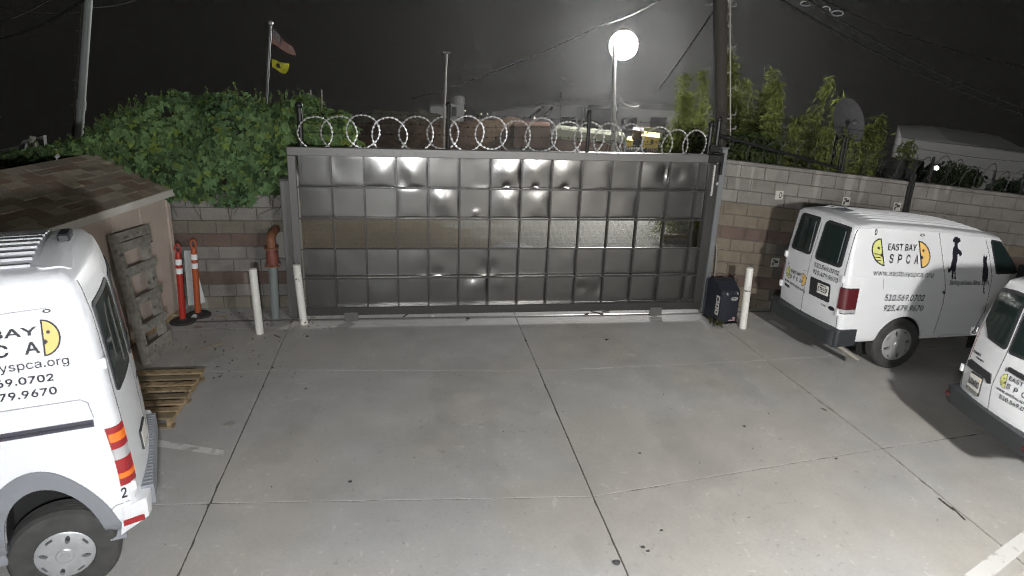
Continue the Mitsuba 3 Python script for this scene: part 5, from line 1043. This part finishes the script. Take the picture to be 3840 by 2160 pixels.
RL = .60; aim = np.array([1.5, 4, -1.0]) - LAMP_P; aim /= np.linalg.norm(aim)
LM = T().look_at(origin=LAMP_P.tolist(), target=(LAMP_P + aim).tolist(), up=[0, 0, 1])
obj('reflector_bowl', lathe([(RL + .03, .02), (RL + .03, -.02), (RL * .6, -.34), (0, -.42), (0, -.40), (RL * .58, -.32), (RL, -.02), (RL, .02)], 40), 'rim_dark', t, smooth=40, M=LM)
gm = trimesh.Trimesh(*(lambda a: (np.vstack([[[0, 0, .0]], np.c_[RL * np.cos(a), RL * np.sin(a), 0 * a]]), [[0, k + 1, (k + 1) % 48 + 1] for k in range(48)]))(np.arange(48) * 2 * PI / 48), process=False); k = numbered(t + '__lens'); LL = FAR_LAMP / (PI * RL * RL)
scene[k] = {**mikit.ply(gm, 'label_pale'), 'to_world': LM, 'emitter': {'type': 'area', 'radiance': {'type': 'rgb', 'value': [LL, LL * .99, LL * .96]}, 'sampling_weight': 2.5}}
LM_ADDED_BACK = T().look_at(origin=(LAMP_P - aim * .55).tolist(), target=(LAMP_P - aim * 3 - np.array([0, 0, .6])).tolist(), up=[0, 0, 1]); k = numbered(t + '__lens')
scene[k] = {**mikit.ply(gm, 'label_pale'), 'to_world': LM_ADDED_BACK, 'emitter': {'type': 'area', 'radiance': {'type': 'rgb', 'value': [LL * .3, LL * .3, LL * .29]}, 'sampling_weight': .5}}  # added rear emitter with no seen source, brightens the warehouse and bank behind
t, a, b, d = leaning_pole('wooden_pole', 'thin distant pole with a short arm, left of the bright lamp', 2104, 465, 2104, 345, 48, .07, .05, 'pole_wood', 'pole', sub=6); obj('arm', tube([b + d * 1.0, b + d * .8 + C_RIGHT * .35, b + d * .45 + C_RIGHT * .8], .03, 6), 'zinc_dull', t)
# overhead lines
def wire(label, p, q, r, sag=.3, cat='power line', mat='wire'):
    t = thing('overhead_wire', label, cat); obj('strand', tube(arc3(far(*p), far(*q), sag), r, 6), mat, t)
wire('thick cable bundle rising to the pale pole at the top left', (-60, 160, 15), (330, -12, 15.5), .030, .12); wire('thin wire nearly level at the top left corner', (-60, 15, 15), (335, 42, 16), .010, .08); wire('thin wire rising across the top left corner', (-20, 90, 15), (215, -20, 16), .008, .05); wire('thin wire at the top edge right of the pale pole', (330, 28, 15.5), (520, -5, 18), .008, .05)
wire('long thin wire rising towards the bright lamp from above the gate', (1540, 372, 40), (2270, 88, 30), .022, .25); wire('short wire rising to the top edge right of the bright lamp', (2283, 86, 29), (2500, -18, 26), .016, .1); wire('guy wire sloping from the dark pole down behind the bamboo', (2716, -20, 13), (2462, 345, 20), .014, .05, 'guy wire')
for lb, p, q, rr in (('upper one of the two parallel dark cables sloping to the right edge', (2990, -25, 13), (3900, 425, 15), .022), ('lower one of the two parallel dark cables sloping to the right edge', (2905, -15, 13), (3900, 450, 15), .022), ('thin dark cable highest at the upper right', (3060, -12, 13), (3900, 260, 17), .010)): wire(lb, p, q, rr, .15)
t = thing('cable_loop', 'loops of slack cable hanging in the lines at the top right', 'cable')
for (u, v, ru, rv) in ((3022, 14, 20, 9), (3098, 36, 16, 12), (3140, 50, 22, 10)):
    a = np.linspace(0, 2 * PI, 24); obj('loop', tube([far(u + ru * math.cos(x), v + rv * math.sin(x), 13.2) for x in a], .010, 6, cap=False), 'post_steel', t)
t = thing('hanging_cable', 'short bright cable hanging in a curve right of the lamp pole', 'cable'); obj('strand', tube([far(u, v, 24) for u, v in ((2316, 346), (2322, 362), (2332, 378), (2344, 392), (2358, 400), (2374, 403), (2388, 402), (2398, 398))], .034, 8), 'white_paint', t, smooth=40)

# far buildings, mounds and vehicles
def block_at(u0, v0, u1, v1, dist, depth, low=-7.0):
    """corner points of an upright block whose front top edge runs from (u0, v0) to (u1, v1)"""
    a, b = far(u0, v0, dist), far(u1, v1, dist); n = np.array([a[0] + b[0], a[1] + b[1], 0]); n /= np.linalg.norm(n); return a, b, n
def hull_block(a, b, n, d, low): return trimesh.convex.convex_hull(np.array([p + n * k for p in (a, b, np.array([*a[:2], low]), np.array([*b[:2], low])) for k in (0, d)]))
t = thing('warehouse', 'long pale grey warehouse with a low pitched roof behind the bright lamp', 'warehouse')
a, m1, m2, b = far(1845, 420, 66), far(2040, 398, 62), far(2190, 396, 60), far(2560, 418, 58); n = np.array([.35, .94, 0])
P = [a, m1, m2, b]; V = np.array([p + n * k for k in (0, 14) for p in P] + [np.array([*p[:2], -7]) + n * k for k in (0, 14) for p in P]); obj('wall', trimesh.convex.convex_hull(V), 'far_wall', t)
for u0, v0, u1, v1 in ((1985, 443, 2038, 400), (2040, 440, 2072, 402)): p, q = far(u0, v0, 57), far(u1, v1, 57.5); obj('roof_edge', beam(p, q, .12, .18), 'far_dark', t)
for u0, u1 in ((2100, 2160), (2330, 2390), (2440, 2500)): p, q, nn_ = block_at(u0, 440, u1, 442, 56.5, 1); obj('window', hull_block(p, q, nn_, .4, p[2] - .9), 'far_dark', t)
t = thing('dark_building', 'dark flat roofed building in front of the grey warehouse, left of the lamp pole', 'building'); a, b, n = block_at(2190, 404, 2312, 410, 52, 6); obj('wall', hull_block(a, b, n, 5, -7), 'far_dark', t); p, q, n = block_at(2300, 395, 2318, 395, 51.5, 1); obj('chimney', hull_block(p, q, n, .5, -6), 'far_dark', t)
t = thing('small_building', 'small pale flat building with a tank tower behind the middle fence post', 'building'); a, b, n = block_at(1612, 400, 1676, 400, 50, 4); obj('wall', hull_block(a, b, n, 4, -7), 'far_wall', t); a, b, n = block_at(1692, 392, 1740, 390, 50, 3); obj('tower', hull_block(a, b, n, 3, -7), 'far_wall', t)
c = far(1722, 390, 50.5); obj('tank', lathe([(0, .65), (.34, .58), (.40, .5), (.40, 0), (0, 0)], 16).apply_translation(c + [0, 0, -.02]), 'far_wall', t); a, b, n = block_at(1695, 402, 1712, 402, 49.9, .1); obj('door', hull_block(a, b, n, .06, a[2] - .62), 'far_dark', t)
a, b, n = block_at(1654, 418, 1674, 418, 49.9, .1); obj('sign', hull_block(a, b, n, .06, a[2] - .11), 'far_sign', t)
def mound(name, label, pts, dist, depth, low, mat, seed, cat, rough=.35, kind=None):
    """a heap with an uneven crest through the given points"""
    t = thing(name, label, cat); U = np.array([p[0] for p in pts]); Vv = np.array([p[1] for p in pts]); nu, nd = 90, 16; us = np.linspace(U[0], U[-1], nu); A = []
    for j in range(nd):
        w = j / (nd - 1); row = []
        for u in us:
            v = np.interp(u, U, Vv); p = far(u, v, dist); h = p[2] - low; prof = math.sin(PI * min(1, max(0, w)) ** .8) if w < 1 else 0; k = (w - .45) * depth
            dirn = np.array([p[0], p[1], 0]); dirn /= np.linalg.norm(dirn); q = p + dirn * k; q[2] = low + h * max(0, prof) ** .7; row.append(q)
        A.append(row)
    A = np.array(A); nz = meshkit.fbm(A * .8, 4, seed) - .5; A[..., 2] += nz * rough * 2 * (A[..., 2] > low + .2); n = nu
    i, j = np.meshgrid(np.arange(nd - 1), np.arange(nu - 1), indexing='ij'); q = (i * n + j).ravel(); obj('heap', trimesh.Trimesh(A.reshape(-1, 3), np.vstack([np.c_[q, q + 1, q + n + 1], np.c_[q, q + n + 1, q + n]]), process=False), mat, t, smooth=True); return t
mound('rubble_heap', 'long greenish rubble heap left of the small pale building', [(1270, 470), (1340, 425), (1400, 410), (1480, 412), (1540, 418), (1570, 402), (1610, 420), (1680, 440), (1720, 470)], 44, 8, -6, 'far_green', 3, 'rubble heap')
mound('dirt_bank', 'reddish brown dirt bank behind the razor wire over the gate', [(1280, 480), (1400, 452), (1560, 448), (1680, 442), (1800, 440), (1930, 446), (2010, 462), (2080, 500)], 34, 6, -6, 'dirt', 9, 'dirt bank', .3)
t = thing('freight_wagon', 'rust red freight wagon behind the razor wire, left of two', 'freight wagon', 'freight wagons beyond the gate'); a, b, n = block_at(1928, 468, 2064, 472, 31.5, 2.5); obj('body', hull_block(a, b, n, 2.5, a[2] - 1.0), 'rust', t); obj('underframe', hull_block(a - [0, 0, 1.0], b - [0, 0, 1.0], n, 2.3, -6.0), 'far_dark', t)
for q in np.linspace(.1, .9, 7): p = a * (1 - q) + b * q; obj('rib', beam(p - n * .03, p - n * .03 - [0, 0, 1.0], .05, .05, up=n), 'rust', t)
t = thing('freight_wagon', 'long freight wagon with a pale green top and rusty side, right of two', 'freight wagon', 'freight wagons beyond the gate'); a, b, n = block_at(2078, 484, 2345, 512, 31, 2.5); obj('top', hull_block(a, b, n, 2.6, a[2] - .45), 'far_palegreen', t); obj('side', hull_block(a - [0, 0, .42] - n * .02, b - [0, 0, .42] - n * .02, n, 2.5, a[2] - 1.1), 'rust', t); obj('underframe', hull_block(a - [0, 0, 1.0], b - [0, 0, 1.0], n, 2.3, -6), 'far_dark', t)
for q in np.linspace(.06, .94, 9): p = a * (1 - q) + b * q - [0, 0, .42]; obj('rib', beam(p - n * .05, p - n * .05 - [0, 0, .55], .05, .05, up=n), 'rust', t)
t = thing('locomotive', 'yellow and black locomotive seen through the razor wire near the right end of the gate', 'locomotive'); 
a, b, n = block_at(2408, 512, 2470, 522, 27, 2); obj('cab', hull_block(a, b, n, 2.0, a[2] - .48), 'loco_yellow', t); p, q, _ = block_at(2404, 508, 2474, 519, 26.9, 2); obj('cab_roof', hull_block(p, q, n, 2.2, p[2] - .05), 'loco_yellow', t)
p, q, _ = block_at(2440, 524, 2450, 525, 26.85, 1); obj('number_mark', hull_block(p, q, n, .03, p[2] - .16), 'label_dark', t); p, q, _ = block_at(2418, 540, 2466, 545, 26.9, 1); obj('stripe', hull_block(p, q, n, .02, p[2] - .02), 'label_dark', t)
p, q, _ = block_at(2350, 524, 2374, 527, 27, 1); obj('nose', hull_block(p, q, n, 1.6, p[2] - .30), 'loco_yellow', t); p, q, _ = block_at(2372, 486, 2412, 492, 27.4, 1); obj('hood', hull_block(p, q, n, 1.6, -4), 'far_dark', t); p, q, _ = block_at(2346, 552, 2474, 560, 26.9, 1); obj('frame', hull_block(p, q, n, 1.9, -5.0), 'far_dark', t)
for i in range(8): p, q, _ = block_at(2350 + i * 9, 554.5, 2354.5 + i * 9, 554.5, 26.8, .1); obj('side_light', hull_block(p, q, n, .03, p[2] - .05), 'far_sign', t)
p, q = far(2395, 478, 26.9), far(2442, 480, 26.9); obj('handrail', beam(p, q, .03, .03), 'loco_yellow', t)
t = thing('picket_fence', 'row of pale upright slats below the yellow locomotive', 'fence'); 
for i in range(9): p = far(2430 + i * 7, 556, 22); obj('slat', beam(p, p - [0, 0, .75], .035, .02), 'wood_new', t)
p, q = far(2426, 575, 22.05), far(2492, 578, 22.05); obj('rail', beam(p, q, .03, .05), 'wood_grey', t)
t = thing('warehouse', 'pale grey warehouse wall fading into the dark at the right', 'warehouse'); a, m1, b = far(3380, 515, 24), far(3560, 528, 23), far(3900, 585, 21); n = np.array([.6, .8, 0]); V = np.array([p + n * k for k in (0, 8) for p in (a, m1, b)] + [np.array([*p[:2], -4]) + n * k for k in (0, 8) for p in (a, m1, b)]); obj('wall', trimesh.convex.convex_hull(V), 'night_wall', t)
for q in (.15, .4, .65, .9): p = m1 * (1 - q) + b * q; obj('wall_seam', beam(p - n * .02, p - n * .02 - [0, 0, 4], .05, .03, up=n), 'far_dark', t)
t = thing('satellite_dish', 'grey satellite dish on a post among the bamboo', 'satellite dish'); c = far(3162, 462, 15.0); prof = [(.0, .0), (.2, .02), (.36, .07), (.46, .12), (.465, .135), (.36, .085), (.2, .035), (0, .015)]
m = lathe(prof, 32); m.apply_transform(trimesh.transformations.rotation_matrix(1.25, [1, 0, 0])); m.apply_transform(trimesh.transformations.rotation_matrix(.35, [0, 0, 1])); m.apply_translation(c); obj('reflector', m, 'dish_grey', t, smooth=40)
obj('arm', cat_([tube([c + [0, -.02, -.42], c + [-.12, -.5, .02]], .018, 6), trimesh.creation.icosphere(1, .06).apply_translation(c + [-.12, -.52, .04])]), 'dish_grey', t); obj('mast', tube([c + [0, .12, 0], c + [0, .12, -2.6]], .035, 8), 'black_steel', t)
t = thing('yard_lamp', 'small bright white lamp on a dark post behind the right wall', 'lamp'); c = far(3512, 630, 14.5); obj('housing', bev(c[0] - .07, c[0] + .07, c[1] + .02, c[1] + .12, c[2] - .06, c[2] + .07, .01), 'black_steel', t); obj('post', tube([c + [0, .1, 0], c + [0, .1, -3]], .03, 6), 'black_steel', t)
k = numbered(t + '__bulb'); scene[k] = {**mikit.ply(trimesh.creation.icosphere(2, .040).apply_translation(c), 'label_pale', smooth=True), 'emitter': {'type': 'area', 'sampling_weight': .02, 'radiance': {'type': 'rgb', 'value': [5, 5, 4.6]}}}
t = thing('equipment_stack', 'dark stack of machinery behind the wall beside the small lamp', 'equipment'); a = far(3440, 600, 15.5); obj('box', bev(a[0] - .4, a[0] + .2, a[1], a[1] + .6, a[2] - 2, a[2] - .02, .03), 'far_dark', t); obj('plate', bev(a[0] + .20, a[0] + .29, a[1] - .05, a[1] - .02, a[2] - .52, a[2] - .12, .004), 'far_sign', t)
# machine behind the shed at the far left
t = thing('machine', 'grey steel machine panel with two openings behind the shed roof', 'machine'); Y = 12.0; q = lambda u, v: at(u / 6.038, 480 + v / 6.038, Y)
outer = [q(*p) for p in ((430, 430), (520, 275), (980, 170), (1020, 640), (930, 655), (910, 560), (500, 600), (490, 625), (430, 630))]; O2 = sg.Polygon([(p[0], p[2]) for p in outer])
for hole in (((550, 355), (640, 345), (680, 545), (535, 560)), ((770, 310), (840, 298), (880, 545), (775, 565))): O2 = O2.difference(sg.Polygon([(q(*p)[0], q(*p)[2]) for p in hole]))
m = trimesh.creation.extrude_polygon(O2.buffer(0), .10, engine='earcut'); m.apply_transform(np.array([[1, 0, 0, 0], [0, 0, 1, 0], [0, 1, 0, 0], [0, 0, 0, 1.0]])); m.apply_translation([0, Y, 0]); m.fix_normals(); obj('panel', m, 'machine_grey', t)
a, b = q(440, 640), q(930, 700); obj('body', bev(a[0] - .55, b[0] - .20, Y + .12, Y + 1.2, 0.2, a[2] + .05, .05), 'machine_grey', t); a, b = q(140, 900), q(120, 1060); obj('rail', cat_([tube([q(120, 890), q(150, 900), q(120, 1040)], .02, 6), tube([q(380, 830), q(360, 960), q(320, 1050)], .02, 6)]), 'zinc_dull', t)
obj('rivet', trimesh.creation.icosphere(1, .018).apply_translation(q(375, 665)), 'zinc', t); a = q(-200, 700); b = q(60, 700); obj('hopper', trimesh.convex.convex_hull(np.array([a, b + [.45, 0, -.05], a + [0, .8, 0], b + [.35, .8, 0], a - [0, 0, 2], b - [-.5, 0, 2], b + [.5, .8, -2]])), 'machine_grey', t)
t = thing('wooden_post', 'weathered wooden post in front of the grey machine panel', 'post'); a, b = at(735 / 6.038, 480 + 830 / 6.038, 11.5), at(735 / 6.038, 480 + 190 / 6.038, 11.5); obj('shaft', tube([a - [0, 0, 1.5], a, b], [.045, .045, .04], 10), 'wood_grey', t)
# street side of the gate
t = thing('wheel_stop', 'yellow concrete wheel stop on the street, seen through the torn mesh', 'wheel stop'); a, b = on(2488, 900, -.05), on(2592, 900, -.05); y = .5 * (a[1] + b[1]); obj('block', bev(a[0], b[0], y, y + .22, -.06, .07, .03), 'loco_yellow', t)
obj('tar_patch', sheet(sa.scale(sg.Point(*at(1945, 838, 13.9)[:2]).buffer(1, quad_segs=8), .62, 1.15), -.052, .2), 'shade_dark', kind='structure')  # dark ellipse: shade seen through the mesh, laid on the street as colour
# far lights of the town
for u, v, lb in ((1744, 415, 'tiny white far light right of the tank tower'), (1805, 428, 'tiny far light left of the grey warehouse, left of a pair'), (1828, 427, 'tiny far light left of the grey warehouse, right of a pair'), (2004, 442, 'tiny far light in front of the left end of the grey warehouse')):
    t = thing('far_lamp', lb, 'lamp'); c = far(u, v, 55 if u > 2000 else 90); obj('post', tube([c + [0, .3, -.3], c + [0, .3, -5]], .06, 6), 'far_dark', t); k = numbered(t + '__bulb'); scene[k] = {**mikit.ply(trimesh.creation.icosphere(1, .10).apply_translation(c), 'label_pale'), 'emitter': {'type': 'area', 'sampling_weight': .02, 'radiance': {'type': 'rgb', 'value': [1.2, 1.1, .9]}}}

# ---------------------------------------------------------------- night air
# thin air over the yard, a thicker fog bank over the low ground beyond the gate
_y = np.linspace(-134, 134, 135); _d = HAZE[0] + (HAZE[1] - HAZE[0]) * np.clip((_y - 14) / 10, 0, 1)
_grid = np.ascontiguousarray(np.broadcast_to(_d[None, :, None, None], (2, 135, 2, 1)).astype(np.float32))
scene['night_air'] = {'type': 'heterogeneous', 'albedo': rgb(.95, .95, .95), 'sigma_t': {'type': 'gridvolume', 'grid': mi.VolumeGrid(_grid), 'to_world': T().translate([-134, -134, -16.5]).scale([268, 268, 33])}, 'scale': 1.0, 'phase': {'type': 'hg', 'g': .65}}
scene['haze'] = {'type': 'cube', 'to_world': T().scale([134, 134, 16.5]), 'bsdf': {'type': 'null'}, 'interior': {'type': 'ref', 'id': 'night_air'}}
labels['haze'] = {'label': 'thin night haze that glows round the lamp', 'category': 'haze', 'kind': 'stuff'}
scene['camera']['medium'] = {'type': 'ref', 'id': 'night_air'}
